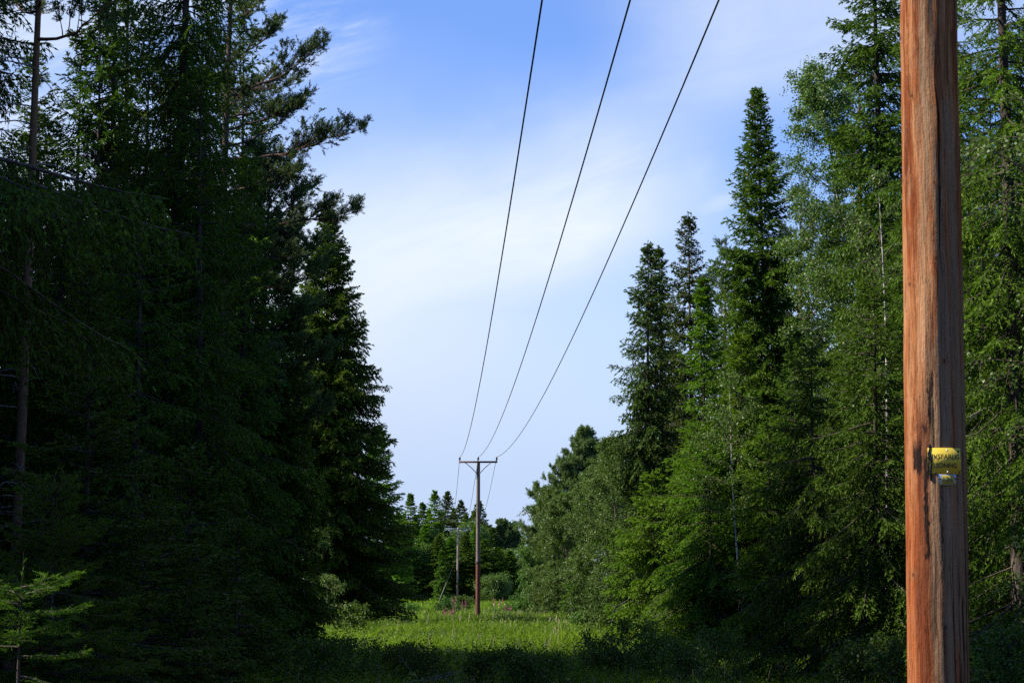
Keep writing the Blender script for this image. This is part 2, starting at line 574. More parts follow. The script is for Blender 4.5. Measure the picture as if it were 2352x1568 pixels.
def pine_limb(wood, leaf, rng, base, az, L, elev, r0, upc=0.25, sub=10, tw=6, foliage_from=0.35, nl=0.058, hw=0.0085, nw=18, tuft=(0.10, 0.20), flat=0.5):
    o = np.array([math.cos(az), math.sin(az), 0.0])
    pr = np.array([-o[1], o[0], 0.0])
    n = 10
    s = np.linspace(0, 1, n)
    jit = np.cumsum(rng.normal(0, 0.012 * L, (n, 3)), 0)
    jit[0] = 0
    pth = base + o * (L * math.cos(elev) * s)[:, None] + np.array([0, 0, 1.0]) * (L * (math.sin(elev) * s + upc * s ** 2.2))[:, None] + jit
    tubes(wood, pth, r0 * (1 - 0.88 * s), 5, 0)
    BP, BA, BL = [], [], []

    def interp(path, q):
        ss = np.linspace(0, 1, len(path))
        return np.stack([np.interp(q, ss, path[:, i]) for i in range(3)], 1)
    sb = np.sort(rng.uniform(foliage_from, 0.99, sub))
    B0 = interp(pth, sb)
    T0 = norm(interp(pth, np.minimum(sb + 0.05, 1)) - interp(pth, np.maximum(sb - 0.05, 0)))
    for i in range(sub):
        sg = 1 if i % 2 else -1
        l = L * (0.42 * (1.05 - sb[i])) * rng.uniform(0.6, 1.2) + 0.28
        d = norm(T0[i] * rng.uniform(0.6, 1.0) + pr * sg * rng.uniform(0.3, 0.9) * (1 if flat else 1) + np.array([0, 0, rng.uniform(-0.25, 0.55)]))
        m = 5
        q = np.linspace(0, 1, m)
        sp = B0[i] + d * (l * q)[:, None] + np.array([0, 0, 1.0]) * (0.22 * l * q ** 2)[:, None] + np.vstack([[0, 0, 0], np.cumsum(rng.normal(0, 0.02 * l, (m - 1, 3)), 0)])
        tubes(wood, sp, (0.25 * r0 * (1 - sb[i]) + 0.006) * (1 - 0.7 * q), 4, 0)
        k = max(4, int(tw * (0.5 + l)))
        qt = np.concatenate([rng.uniform(0.3, 1.0, k - 1), [1.0]])
        TB = interp(sp, qt)
        TD = norm(d + rng.normal(0, 0.55, (k, 3)) + np.array([0, 0, 0.45]))
        tl = rng.uniform(0.12, 0.30, k) * (1.2 - 0.4 * qt)
        seg = np.linspace(0, 1, 3)[None, :, None]
        tubes(wood, TB[:, None, :] + TD[:, None, :] * seg * tl[:, None, None], np.tile([0.0045, 0.0035, 0.003], (k, 1)), 3, 0)
        tip = TB + TD * tl[:, None]
        for j in range(4):
            dd = norm(TD + rng.normal(0, 0.45, TD.shape) + np.array([0, 0, 0.25]))
            BP.append(tip - TD * (tl * rng.uniform(0.0, 0.75, k))[:, None])
            BA.append(dd)
            BL.append(rng.uniform(tuft[0], tuft[1], k))
    # tip of the limb
    k = 6
    BP.append(np.repeat(pth[-1:], k, 0))
    BA.append(norm(T0[-1] + rng.normal(0, 0.4, (k, 3)) + np.array([0, 0, 0.4])))
    BL.append(rng.uniform(tuft[0], tuft[1] * 1.3, k))
    pine_brushes(leaf, rng, np.concatenate(BP), np.concatenate(BA), np.concatenate(BL), nw, nl, hw)


def pine(seed, H, z0, R, limbs=None, nl=34, lean=(0, 0), dead=14, rb=None, ptop=0.6, mat=None, amp=0.15, sub=10, up=(10, 55), needles=(0.058, 0.0085, 18), bark=None):
    rng = np.random.default_rng(seed)
    wood, leaf = Geo(), Geo()
    path = wobble_path(rng, H, 16, amp, lean)
    zz = path[:, 2] / H
    rb = rb or (0.025 + 0.0065 * H)
    tubes(wood, path, rb * np.clip(1 - zz, 0.03, 1) ** 0.6 * (1 + 0.35 * np.exp(-zz * 35)), 10)
    zs = np.sort(rng.uniform(z0, H - 0.1, nl))
    for i, z in enumerate(zs):
        t = (H - z) / (H - z0)
        L = R * (t ** ptop) * rng.uniform(0.6, 1.15) + 0.25
        e = RAD(up[1] + (up[0] - up[1]) * min(1, t * 1.4) + rng.normal(0, 8))
        pine_limb(wood, leaf, rng, path_at(path, z), i * 2.4 + rng.normal(0, 0.4), L, e, 0.008 + 0.014 * L,
                  sub=max(5, int(sub * (0.45 + L / 3))), nl=needles[0], hw=needles[1], nw=needles[2], foliage_from=0.25)
    for (z, az, L, e, upc) in (limbs or []):
        pine_limb(wood, leaf, rng, path_at(path, z), az, L, RAD(e), 0.012 + 0.0125 * L, upc=upc, sub=int(10 + 5 * L), foliage_from=0.32,
                  nl=needles[0], hw=needles[1], nw=needles[2])
    for k in range(dead):
        zb = rng.uniform(0.15 * z0 + 0.5, z0 + 0.5)
        az = rng.uniform(0, 6.28)
        L = rng.uniform(0.5, 1.6)
        o = np.array([math.cos(az), math.sin(az), 0])
        s = np.linspace(0, 1, 7)[:, None]
        pth = path_at(path, zb) + o * L * s + np.array([0, 0, 1]) * L * (0.25 * s - 0.45 * s * s) + np.cumsum(rng.normal(0, 0.03, (7, 3)), 0) * s
        tubes(wood, pth, 0.018 * (1 - 0.85 * s[:, 0]), 4, 1)
        K = 6
        sb = rng.uniform(0.3, 1, K)
        B = np.stack([np.interp(sb, s[:, 0], pth[:, i]) for i in range(3)], 1)
        D_ = norm(o * 0.7 + rng.normal(0, 0.6, (K, 3)))
        q = np.linspace(0, 1, 3)[None, :, None]
        tubes(wood, B[:, None, :] + D_[:, None, :] * q * (0.4 * L * rng.uniform(0.4, 1, K))[:, None, None], np.tile([0.007, 0.005, 0.002], (K, 1)), 3, 1)
    return wood.mesh('pine_trunk', [bark or M_PINE_BARK, M_DEAD], True), leaf.mesh('pine_crown', [mat or M_PINE])


# ------------------------------------------------------------------ birch and bushes
def birch(seed, H, R, z0=1.5, nl=30, lean=(0, 0), leaf_len=0.055, leaves=70, up=(60, 25), twigs=9, mat=None, bark=None, rb=None, ptop=0.7, belly=0.35,
          hangdown=0.5, amp=0.12, spread=0.055, sides=8):
    rng = np.random.default_rng(seed)
    wood, leaf = Geo(), Geo()
    path = wobble_path(rng, H, 14, amp, lean)
    zz = path[:, 2] / H
    rb = rb or (0.015 + 0.0055 * H)
    tubes(wood, path, rb * np.clip(1 - zz, 0.03, 1) ** 0.8, sides, 0)
    zs = np.sort(np.concatenate([rng.uniform(z0, H * 0.98, nl), [H * 0.985] * 2]))
    LP, LD = [], []
    for i, z in enumerate(zs):
        t = (H - z) / (H - z0)
        prof = min(1, (t / belly) ** ptop) * (1 - 0.35 * max(0, (t - belly) / (1 - belly)) ** 1.5)
        L = R * prof * rng.uniform(0.6, 1.15) + 0.15
        e = RAD(up[0] + (up[1] - up[0]) * min(1, t * 1.3) + rng.normal(0, 9))
        az = i * 2.4 + rng.normal(0, 0.5)
        o = np.array([math.cos(az), math.sin(az), 0.0])
        n = 8
        s = np.linspace(0, 1, n)
        pth = path_at(path, z) + o * (L * s * math.cos(e * 0.75))[:, None] + np.array([0, 0, 1.0]) * (L * (math.sin(e) * s - 0.22 * s ** 3))[:, None]
        pth = pth + np.cumsum(rng.normal(0, 0.012 * L, (n, 3)), 0) * s[:, None]
        tubes(wood, pth, (0.004 + 0.0075 * L) * (1 - 0.85 * s), 4, 1)
        k = max(4, int(twigs * (0.4 + L)))
        q = np.concatenate([rng.uniform(0.22, 1, k - 1), [1.0]])
        B = np.stack([np.interp(q, s, pth[:, j]) for j in range(3)], 1)
        D = norm(o * 0.55 + rng.normal(0, 0.62, (k, 3)) + np.array([0, 0, 0.1]))
        tl = rng.uniform(0.25, 0.6, k) * (0.35 + 0.4 * min(L, 2.0))
        g4 = np.linspace(0, 1, 4)[None, :, None]
        TP = B[:, None, :] + D[:, None, :] * g4 * tl[:, None, None] - np.array([0, 0, 1.0]) * (hangdown * tl)[:, None, None] * g4 ** 2
        tubes(wood, TP, np.tile([0.005, 0.004, 0.003, 0.002], (k, 1)), 3, 1)
        m = max(6, int(leaves * 0.5))
        idx = np.repeat(np.arange(k), m)
        qq = rng.uniform(0.1, 1.05, len(idx))
        P = B[idx] + D[idx] * (qq * tl[idx])[:, None] - np.array([0, 0, 1.0]) * (hangdown * tl[idx] * qq ** 2)[:, None]
        P = P + rng.normal(0, spread, P.shape)
        LP.append(P)
        LD.append(norm(rng.normal(0, 0.7, P.shape) + np.array([0, 0, -0.7]) + D[idx] * 0.3))
    P, D = np.concatenate(LP), np.concatenate(LD)
    ln = leaf_len * rng.uniform(0.65, 1.3, len(P))
    S = side_of(D, rng) * (ln * 0.40)[:, None]
    kites(leaf, P, D * ln[:, None], S, 0, np.clip(rng.normal(0.45, 0.22, len(P)), 0, 1), 0.42)
    return wood.mesh('birch_trunk', [bark or M_BIRCH_BARK, M_TWIG], True), leaf.mesh('birch_crown', [mat or M_BIRCH])


# ------------------------------------------------------------------ placing trees
def xy(u, D):
    p = at(u, 1353, D)
    return float(p[0]), D


def height(u, v, D):
    x, y = xy(u, D)
    return float(at(u, v, D)[2]) - float(ground_z(x, y))


def place(name, meshes, u, D, label, cat='tree', group=None, rz=0.0, s=(1, 1, 1), dz=-0.05, xyz=None):
    x, y = xy(u, D) if xyz is None else xyz
    e = empty(name, (x, y, float(ground_z(x, y)) + dz), label, cat, group, rz)
    e.scale = s
    link('trunk', meshes[0], e)
    link('crown', meshes[1], e)
    return e


def px(D):
    return FPX / D                 # picture units per metre


def lean_px(du, D, dv=None):
    return du / px(D)


# ------------------------------------------------------------------ ground
def build_ground():
    def axis(lo, hi, fine_lo, fine_hi, step, grow):
        a = list(np.arange(fine_lo, fine_hi + 1e-6, step))
        d = step
        while a[-1] < hi:
            d *= grow
            a.append(a[-1] + d)
        d = step
        while a[0] > lo:
            d *= grow
            a.insert(0, a[0] - d)
        return np.array(a)
    X = axis(-4000, 4000, -30, 30, 0.6, 1.3)
    Y = axis(-500, 9000, 5, 300, 1.2, 1.3)
    gx, gy = np.meshgrid(X, Y)
    V = np.stack([gx, gy, ground_z(gx, gy)], -1).reshape(-1, 3)
    n, m = len(Y), len(X)
    i = np.arange(n * m).reshape(n, m)
    Q = np.stack([i[:-1, :-1], i[:-1, 1:], i[1:, 1:], i[1:, :-1]], -1).reshape(-1, 4)
    g = Geo()
    g.add(V, Q)
    m_, t, b, o = material('forest_floor')
    tc = t.node('ShaderNodeTexCoord')
    n1 = t.noise(tc.outputs['Object'], 0.8, 6, 0.65)
    n2 = t.noise(tc.outputs['Object'], 14.0, 5, 0.7)
    c = t.ramp(n1, [(0.3, (0.035, 0.045, 0.012)), (0.5, (0.055, 0.05, 0.022)), (0.7, (0.05, 0.075, 0.016))])
    c = t.mix(n2, t.mix(1.0, c, (0.55, 0.5, 0.5), 'MULTIPLY'), c)
    t.l.new(c, b.inputs['Base Color'])
    b.inputs['Roughness'].default_value = 0.95
    bp = t.node('ShaderNodeBump')
    bp.inputs['Strength'].default_value = 0.8
    bp.inputs['Distance'].default_value = 0.06
    t.l.new(n2, bp.inputs['Height'])
    t.l.new(bp.outputs[0], b.inputs['Normal'])
    tag(link('ground', g.mesh('ground', [m_], True)), 'mossy forest floor under the clearing and trees', None, None, 'structure')


build_ground()


# ------------------------------------------------------------------ poles and wires
AZ = math.atan2(1.77, 9.1)
RIGHT = np.array([math.cos(AZ), -math.sin(AZ), 0.0])
TOWARD = np.array([-math.sin(AZ), -math.cos(AZ), 0.0])


def lathe(g, prof, k=14, mat=0, c=(0, 0), tint=0.5):
    prof = np.array(prof, float)
    a = np.arange(k) * 2 * math.pi / k
    V = np.stack([c[0] + prof[:, 0:1] * np.cos(a), c[1] + prof[:, 0:1] * np.sin(a), np.repeat(prof[:, 1:2], k, 1)], -1)
    idx = np.arange(len(prof) * k).reshape(-1, k)
    nx = np.roll(idx, -1, 1)
    Q = np.stack([idx[:-1], nx[:-1], nx[1:], idx[1:]], -1).reshape(-1, 4)
    g.add(V, Q, mat, tint)


def box(g, c, s, mat=0, bev=0.12):
    """box with chamfered long edges; c centre, s full sizes, long axis = x"""
    x, y, z = s[0] / 2, s[1] / 2, s[2] / 2
    b = bev * min(s[1], s[2])
    sec = [(-y + b, -z), (y - b, -z), (y, -z + b), (y, z - b), (y - b, z), (-y + b, z), (-y, z - b), (-y, -z + b)]
    V = [(sx * x, p, q) for sx in (-1, 1) for p, q in sec]
    Q = [(i, (i + 1) % 8, 8 + (i + 1) % 8, 8 + i) for i in range(8)]
    Q += [(0, 7, 2, 1), (7, 6, 3, 2), (6, 5, 4, 3), (8, 9, 10, 15), (15, 10, 11, 14), (14, 11, 12, 13)]
    g.add(np.array(V) + np.array(c), Q, mat)


def pole_wood():
    m, t, b, o = material('near_pole_wood')
    tc = t.node('ShaderNodeTexCoord')
    p = t.sep(tc.outputs['Object'])
    h = t.m('SUBTRACT', t.m('MULTIPLY', p[0], RIGHT[0]), t.m('MULTIPLY', p[1], -RIGHT[1]))
    k = t.m('ADD', t.m('MULTIPLY', p[0], TOWARD[0]), t.m('MULTIPLY', p[1], TOWARD[1]))
    z = p[2]
    wander = t.m('MULTIPLY', t.m('SUBTRACT', t.noise(t.xyz(t.m('MULTIPLY', h, 3.0), 0.0, t.m('MULTIPLY', z, 2.2)), 1.0, 3), 0.5), 0.05)
    hw = t.m('ADD', h, wander)

    def grain(fx, fz, seed, detail=5, rough=0.6):
        return t.noise(t.xyz(t.m('MULTIPLY', hw, fx), t.m('MULTIPLY_ADD', k, fx, seed), t.m('MULTIPLY', z, fz)), 1.0, detail, rough)
    broad = grain(19, 0.95, 1.0, 6, 0.62)
    mid = grain(60, 1.6, 5.0, 5, 0.6)
    fine = grain(120, 3.0, 9.0, 5, 0.65)
    c = t.ramp(broad, [(0.34, (0.105, 0.024, 0.008)), (0.43, (0.235, 0.066, 0.020)), (0.51, (0.325, 0.130, 0.050)), (0.68, (0.41, 0.215, 0.108))])
    c = t.mix(t.m('MULTIPLY', t.step(mid, 0.54, 0.63), 0.7), c, (0.17, 0.040, 0.011))
    c = t.mix(t.m('MULTIPLY', t.step(fine, 0.55, 0.66), 0.45), c, (0.12, 0.042, 0.016))
    patch = t.noise(t.xyz(t.m('MULTIPLY', h, 22), t.m('MULTIPLY', k, 22), t.m('MULTIPLY', z, 5.0)), 1.0, 6, 0.7)
    c = t.mix(t.m('MULTIPLY', t.step(patch, 0.5, 0.68), 0.55), c, (0.33, 0.195, 0.105))
    c = t.mix(t.m('MULTIPLY', t.step(patch, 0.46, 0.30), 0.5), c, (0.15, 0.042, 0.013))
    c = t.mix(t.m('MULTIPLY', t.step(t.m('ADD', z, t.m('MULTIPLY', patch, 0.8)), 3.1, 2.0), 0.45), c, (0.30, 0.072, 0.020))
    # grey weathered slabs on the right-hand face, where the surface was shaved
    slab = t.m('MULTIPLY', t.step(hw, 0.0, 0.03), t.step(grain(14, 0.4, 21.0, 3), 0.44, 0.52))
    c = t.mix(t.m('MULTIPLY', slab, 0.75), c, (0.23, 0.165, 0.11))
    worn = t.m('MULTIPLY', t.m('MULTIPLY', t.step(hw, -0.022, 0.0), t.step(hw, 0.075, 0.05)), t.step(grain(34, 0.8, 61.0, 5), 0.42, 0.54))
    c = t.mix(t.m('MULTIPLY', worn, 0.65), c, (0.235, 0.175, 0.105))
    # creosote: dark streaks on the right face, heavier towards the foot
    foot = t.m('MULTIPLY_ADD', t.step(z, 2.7, 1.6), 0.16, 0.0)
    cre = t.step(t.m('ADD', grain(26, 0.35, 33.0, 4), t.m('ADD', foot, t.m('MULTIPLY', hw, 0.55))), 0.63, 0.70)
    cre = t.m('MULTIPLY', cre, t.step(hw, -0.05, 0.03))
    c = t.mix(t.m('MULTIPLY', cre, 0.93), c, (0.022, 0.010, 0.007))
    # red-brown soaked belt from the sign down
    soak = t.m('MULTIPLY', t.step(z, 2.62, 2.3), t.m('MULTIPLY', t.step(hw, -0.085, -0.06), t.m('SUBTRACT', 1.0, t.step(hw, 0.03, 0.06))))
    soak = t.m('MULTIPLY', soak, t.step(grain(30, 0.7, 41.0, 4), 0.40, 0.52))
    c = t.mix(t.m('MULTIPLY', soak, 0.75), c, (0.085, 0.020, 0.008))
    # tar: a run above the sign, a clot to its left, thin drips below
    edge = t.m('MULTIPLY', t.m('SUBTRACT', t.noise(t.xyz(t.m('MULTIPLY', h, 40), t.m('MULTIPLY', k, 40), t.m('MULTIPLY', z, 16)), 1.0, 6, 0.72), 0.5), 0.055)
    he, ze = t.m('ADD', h, edge), t.m('ADD', z, t.m('MULTIPLY', edge, 2.5))

    def blot(h0, h1, z0, z1, soft=0.006):
        a_ = t.m('MULTIPLY', t.step(he, h0, h0 + soft), t.step(he, h1, h1 - soft))
        return t.m('MULTIPLY', a_, t.m('MULTIPLY', t.step(ze, z0, z0 + 0.02), t.step(ze, z1, z1 - 0.05)))
    tar = t.m('MULTIPLY', blot(-0.014, 0.016, 2.24, 2.60), t.step(grain(40, 2.0, 71.0, 4), 0.38, 0.5))
    for q in ((-0.078, -0.036, 2.155, 2.31), (-0.075, -0.052, 2.33, 2.37), (-0.046, -0.016, 2.31, 2.37), (-0.036, -0.012, 1.80, 2.26), (0.008, 0.014, 1.86, 2.12), (0.030, 0.040, 1.40, 2.12), (-0.004, 0.004, 1.93, 2.1)):
        tar = t.m('MAXIMUM', tar, blot(*q))
    tar = t.m('MULTIPLY', tar, t.step(k, -0.02, 0.0))
    c = t.mix(t.m('MULTIPLY', tar, 0.94), c, (0.010, 0.007, 0.007))
    # knots
    for kh, kz in ((-0.075, 2.95), (0.035, 3.37), (-0.098, 3.40), (0.035, 3.05), (-0.095, 4.02), (-0.085, 1.74), (-0.05, 3.75), (0.06, 2.62)):
        dx = t.m('SUBTRACT', h, kh)
        dz = t.m('MULTIPLY', t.m('SUBTRACT', z, kz), 0.7)
        r = t.m('SQRT', t.m('ADD', t.m('MULTIPLY', dx, dx), t.m('MULTIPLY', dz, dz)))
        f = t.m('MULTIPLY', t.m('SUBTRACT', 1.0, t.step(t.m('ADD', r, t.m('MULTIPLY', t.m('SUBTRACT', fine, 0.5), 0.012)), 0.001, 0.009)), 0.8)
        ring = t.m('MULTIPLY', t.m('SUBTRACT', 1.0, t.step(t.m('ADD', r, t.m('MULTIPLY', t.m('SUBTRACT', mid, 0.5), 0.02)), 0.006, 0.026)), 0.6)
        c = t.mix(ring, c, (0.24, 0.10, 0.04))
        c = t.mix(t.m('MULTIPLY', f, t.step(k, -0.01, 0.0)), c, (0.05, 0.02, 0.012))
    t.l.new(c, b.inputs['Base Color'])
    b.inputs['Roughness'].default_value = 0.72
    b.inputs['Specular IOR Level'].default_value = 0.08
    crack = t.m('SUBTRACT', 1.0, t.step(t.m('ABSOLUTE', t.m('SUBTRACT', grain(75, 0.9, 55.0, 3), 0.5)), 0.0, 0.016))
    scaly = t.noise(t.xyz(t.m('MULTIPLY', h, 55), t.m('MULTIPLY', k, 55), t.m('MULTIPLY', z, 28)), 1.0, 5, 0.7)
    ht = t.m('SUBTRACT', t.m('ADD', t.m('MULTIPLY_ADD', scaly, 0.55, t.m('MULTIPLY', mid, 0.6)), t.m('MULTIPLY', fine, 0.35)), t.m('MULTIPLY', crack, 0.5))
    bp = t.node('ShaderNodeBump')
    bp.inputs['Strength'].default_value = 0.9
    bp.inputs['Distance'].default_value = 0.010
    t.l.new(ht, bp.inputs['Height'])
    t.l.new(bp.outputs[0], b.inputs['Normal'])
    return m


def far_pole_wood(name, top, low, split):
    m, t, b, o = material(name)
    tc = t.node('ShaderNodeTexCoord')
    p = t.sep(tc.outputs['Object'])
    n = t.noise(t.xyz(t.m('MULTIPLY', p[0], 16), t.m('MULTIPLY', p[1], 16), t.m('MULTIPLY', p[2], 0.5)), 1.0, 5, 0.6)
    n2 = t.noise(t.xyz(t.m('MULTIPLY', p[0], 5), t.m('MULTIPLY', p[1], 5), t.m('MULTIPLY', p[2], 0.9)), 1.0, 4, 0.6)
    ct = t.ramp(n, [(0.35, tuple(x * 0.4 for x in top)), (0.6, top)])
    cl = t.ramp(n, [(0.38, tuple(x * 0.2 for x in low)), (0.6, low)])
    c = t.mix(t.step(p[2], split + 0.03, split - 0.03), ct, cl)
    c = t.mix(t.m('MULTIPLY', t.step(n2, 0.55, 0.66), 0.7), c, (0.03, 0.018, 0.014))
    t.l.new(c, b.inputs['Base Color'])
    b.inputs['Roughness'].default_value = 0.8
    return m


M_INSUL = plain_mat('brown_porcelain', (0.03, 0.018, 0.014), 0.25, 0, 0.2, 0.5)
M_GLASS_INS = plain_mat('white_insulators', (0.22, 0.24, 0.26), 0.2, 0, 0.1, 0.6)
M_ARM = plain_mat('rusty_crossarm_steel', (0.060, 0.030, 0.022), 0.6, 0.3, 0.4)
M_BLUE = plain_mat('galvanised_blue_grey_steel', (0.13, 0.17, 0.235), 0.45, 0.5, 0.15)
M_WIRE = plain_mat('dark_line_wire', (0.035, 0.035, 0.04), 0.45, 0.4, 0.1)
M_TAR = plain_mat('wet_tar', (0.010, 0.009, 0.010), 0.35, 0, 0.2, 0.25)
M_CAP = plain_mat('dark_pole_band', (0.03, 0.02, 0.018), 0.7)


def make_pole(name, label, base, top_off, H, r0, r1, wood, arm_w, arm_z, arm_mat, pins, rz, near=False):
    e = empty(name, base, label, 'power pole', 'poles of the overhead line', 0)
    g = Geo()
    k, n = (72, 260) if near else (20, 40)
    z = np.linspace(-0.3, H, n)
    a = np.arange(k) * 2 * math.pi / k
    zz, aa = np.meshgrid(z, a, indexing='ij')
    r = r0 + (r1 - r0) * zz / H
    if near:
        rng = np.random.default_rng(5)
        bump = np.zeros_like(r)
        for i in range(26):
            fa = rng.integers(1, 16)
            bump += np.sin(fa * aa + rng.uniform(0, 6.28) + zz * rng.uniform(-0.5, 0.5)) * np.sin(zz * rng.uniform(0.4, 3.5 if i < 14 else 14) + rng.uniform(0, 6.28)) * 0.0017 / (1 + 0.10 * fa)
        r = r + bump
        for kh, kz in ((-0.075, 2.95), (-0.098, 3.40), (-0.095, 4.02), (-0.085, 1.74), (0.035, 3.37)):
            ps = math.asin(np.clip(kh / 0.122, -1, 1))
            ka = math.atan2((RIGHT * math.sin(ps) + TOWARD * math.cos(ps))[1], (RIGHT * math.sin(ps) + TOWARD * math.cos(ps))[0])
            da = (aa - ka + math.pi) % (2 * math.pi) - math.pi
            r = r + 0.0045 * np.exp(-(da * 0.125 / 0.016) ** 2 - ((zz - kz) / 0.026) ** 2)
    V = np.stack([r * np.cos(aa) + top_off[0] * zz / H, r * np.sin(aa) + top_off[1] * zz / H, zz], -1).reshape(-1, 3)
    idx = np.arange(n * k).reshape(n, k)
    nx = np.roll(idx, -1, 1)
    g.add(V, np.stack([idx[:-1], nx[:-1], nx[1:], idx[1:]], -1).reshape(-1, 4))
    c0 = len(V)
    tv = np.concatenate([[[top_off[0], top_off[1], H + 0.03]]])
    top = idx[-1]
    g.v.append(np.asarray(tv, np.float32))
    g.t.append(np.array([0.5], np.float32))
    g.n += 1
    qs = np.stack([top, np.roll(top, -1), np.full(k, c0), np.full(k, c0)], -1)
    g.q.append(qs)
    g.m.append(np.zeros(k, np.int32))
    link('pole', g.mesh('pole', [wood], True), e)
    cz, sz = math.cos(rz), math.sin(rz)
    tx, ty = top_off[0] * arm_z / H, top_off[1] * arm_z / H
    ra = r0 + (r1 - r0) * arm_z / H
    fy = ra + 0.045
    # arm in front of the pole (local y towards the camera is negative)

    def place_part(nm, gg, mat, smooth=False):
        o = link(nm, gg.mesh(nm, [mat], smooth), e)
        o.location = (tx, ty, arm_z)
        o.rotation_euler = (0, 0, rz)
        return o
    ga = Geo()
    box(ga, (0, -fy, 0), (arm_w, 0.08, 0.10))
    place_part('crossarm', ga, arm_mat)
    for s in (-1, 1):
        gb = Geo()
        tubes(gb, [[s * arm_w * 0.34, -fy - 0.062, -0.03], [s * arm_w * 0.17, -fy - 0.04, -0.03 - 0.30], [s * 0.03, -ra - 0.02, -0.03 - 0.66]], [0.022] * 3, 6)
        place_part('brace', gb, arm_mat)
    if pins:
        for s in (-1, 0, 1):
            gi = Geo()
            prof = [(0.012, 0.05), (0.018, 0.06), (0.018, 0.10), (0.055, 0.11), (0.058, 0.135), (0.034, 0.15), (0.062, 0.16), (0.064, 0.185), (0.036, 0.20), (0.055, 0.21), (0.05, 0.245), (0.025, 0.27), (0.028, 0.285), (0.004, 0.295)]
            lathe(gi, prof, 14, 0, (s * arm_w * 0.48, -fy))
            place_part('insulator', gi, M_INSUL, True)
    else:
        for s in (-1, 0, 1):
            for d in (-1, 1):
                gi = Geo()
                x0, y0 = s * arm_w * 0.40, -fy
                for q in range(5):
                    c = np.array([x0 + 0.14 * d + d * 0.075 * q, y0 - 0.06, -0.14 - 0.05 * q])
                    prof = [(0.012, -0.03), (0.075, -0.008), (0.06, 0.012), (0.014, 0.025)]
                    g2 = Geo()
                    lathe(g2, prof, 10)
                    Vv = g2.v[0].copy()
                    th = -d * RAD(60)
                    x_, z_ = Vv[:, 0] * math.cos(th) - Vv[:, 2] * math.sin(th), Vv[:, 0] * math.sin(th) + Vv[:, 2] * math.cos(th)
                    gi.add(np.stack([x_, Vv[:, 1], z_], 1) + c, g2.q[0])
                place_part('insulator', gi, M_GLASS_INS, True)
    return e


def gz(x, y):
    return float(ground_z(x, y))


nb = (1.755, 9.1, 0.0)
near_pole = make_pole('power_pole', 'rough orange-brown wooden pole close by at right, carrying the yellow warning sign', nb, (0.0602, 0.0), 8.75,
                      0.1345, 0.0985, pole_wood(), 2.06, 8.6, M_ARM, True, -0.033, True)
mb = at(1097.6, 1423, 120)
mid_pole = make_pole('power_pole', 'slim wooden pole mid-clearing with three dark insulators on its brown crossarm', (mb[0], 120, gz(mb[0], 120)), (0.01, 0.0), 8.62,
                     0.130, 0.098, far_pole_wood('mid_pole_wood', (0.19, 0.145, 0.11), (0.15, 0.040, 0.014), 3.2), 2.12, 8.66, M_ARM, True, -0.033)
g = Geo()
lathe(g, [(0.1205, 3.08), (0.128, 3.10), (0.128, 3.22), (0.1195, 3.24)], 20)
link('band', g.mesh('band', [M_CAP], True), mid_pole)
fb = at(1050, 1385, 262)
far_pole = make_pole('power_pole', 'pale distant pole with a blue-grey crossarm, left of the pole in the clearing', (fb[0], 262, gz(fb[0], 262)), (0.09, 0.0), 8.9,
                     0.14, 0.10, far_pole_wood('far_pole_wood', (0.42, 0.32, 0.24), (0.40, 0.27, 0.17), 4.0), 3.25, 8.75, M_BLUE, False, -0.033)

LINE_LABELS = (('leftmost of the three long wires sweeping down the sky to the clearing pole',
                'middle of the three long wires sweeping down the sky to the clearing pole',
                'rightmost of the three long wires sweeping down the sky to the clearing pole'),
               ('left thin wire hanging from the clearing pole to the distant pole',
                'centre thin wire from the clearing pole to the distant pole, beside the pole itself',
                'right thin wire hanging from the clearing pole to the distant pole'))


def wires():
    a = np.array([1.755 + 0.06, 9.1])
    b = np.array([mb[0] + 0.01, 120.0])
    c = np.array([fb[0] + 0.09, 262.0])
    ta = np.array([math.cos(-0.033), math.sin(-0.033)])
    for span, (p, q, zp, zq, sag, wp, wq, rad) in enumerate(((a, b, 8.88, 8.93 + gz(*b), 1.41, 0.99, 1.0175, 0.0115), (b, c, 8.93 + gz(*b), 8.35 + gz(*c), 2.1, 1.0175, 1.30, 0.012))):
        for i, s in enumerate((-1, 0, 1)):
            P0, P1 = p + ta * s * wp, q + ta * s * wq
            if span == 0:
                P0, P1 = P0 + np.array([0, -0.14]), P1 + np.array([0, -0.14])
            else:
                P0, P1 = P0 + np.array([0, -0.14]), P1 + np.array([0, -0.2])
            t = np.linspace(0, 1, 61)
            sg = sag + (0.08 if (s == -1 and span == 0) else 0.0)
            pts = np.stack([P0[0] + (P1[0] - P0[0]) * t, P0[1] + (P1[1] - P0[1]) * t, zp + (zq - zp) * t - sg * 4 * t * (1 - t)], 1)
            g = Geo()
            org = pts[0].copy()
            tubes(g, pts - org, np.full(61, rad), 6)
            o = link('power_line', g.mesh('power_line', [M_WIRE], True))
            o.location = org
            tag(o, LINE_LABELS[span][i], 'wire', 'wires of the overhead line')


wires()

# ------------------------------------------------------------------ sign on the near pole
M_YEL = plain_mat('yellow_sign_enamel', (0.62, 0.46, 0.05), 0.38, 0, 0.05, 0.45)
M_INK = plain_mat('black_sign_ink', (0.012, 0.012, 0.012), 0.5, 0, 0.1)
M_ALU = plain_mat('dull_aluminium', (0.42, 0.47, 0.54), 0.4, 0.6, 0.1)
M_BOLT = plain_mat('bright_screw', (0.6, 0.62, 0.65), 0.3, 0.8, 0.1)
M_OCHRE = plain_mat('faded_yellow_card', (0.36, 0.30, 0.05), 0.5, 0, 0.15)
M_GREYINK = plain_mat('grey_digits', (0.11, 0.12, 0.09), 0.6, 0, 0.2)


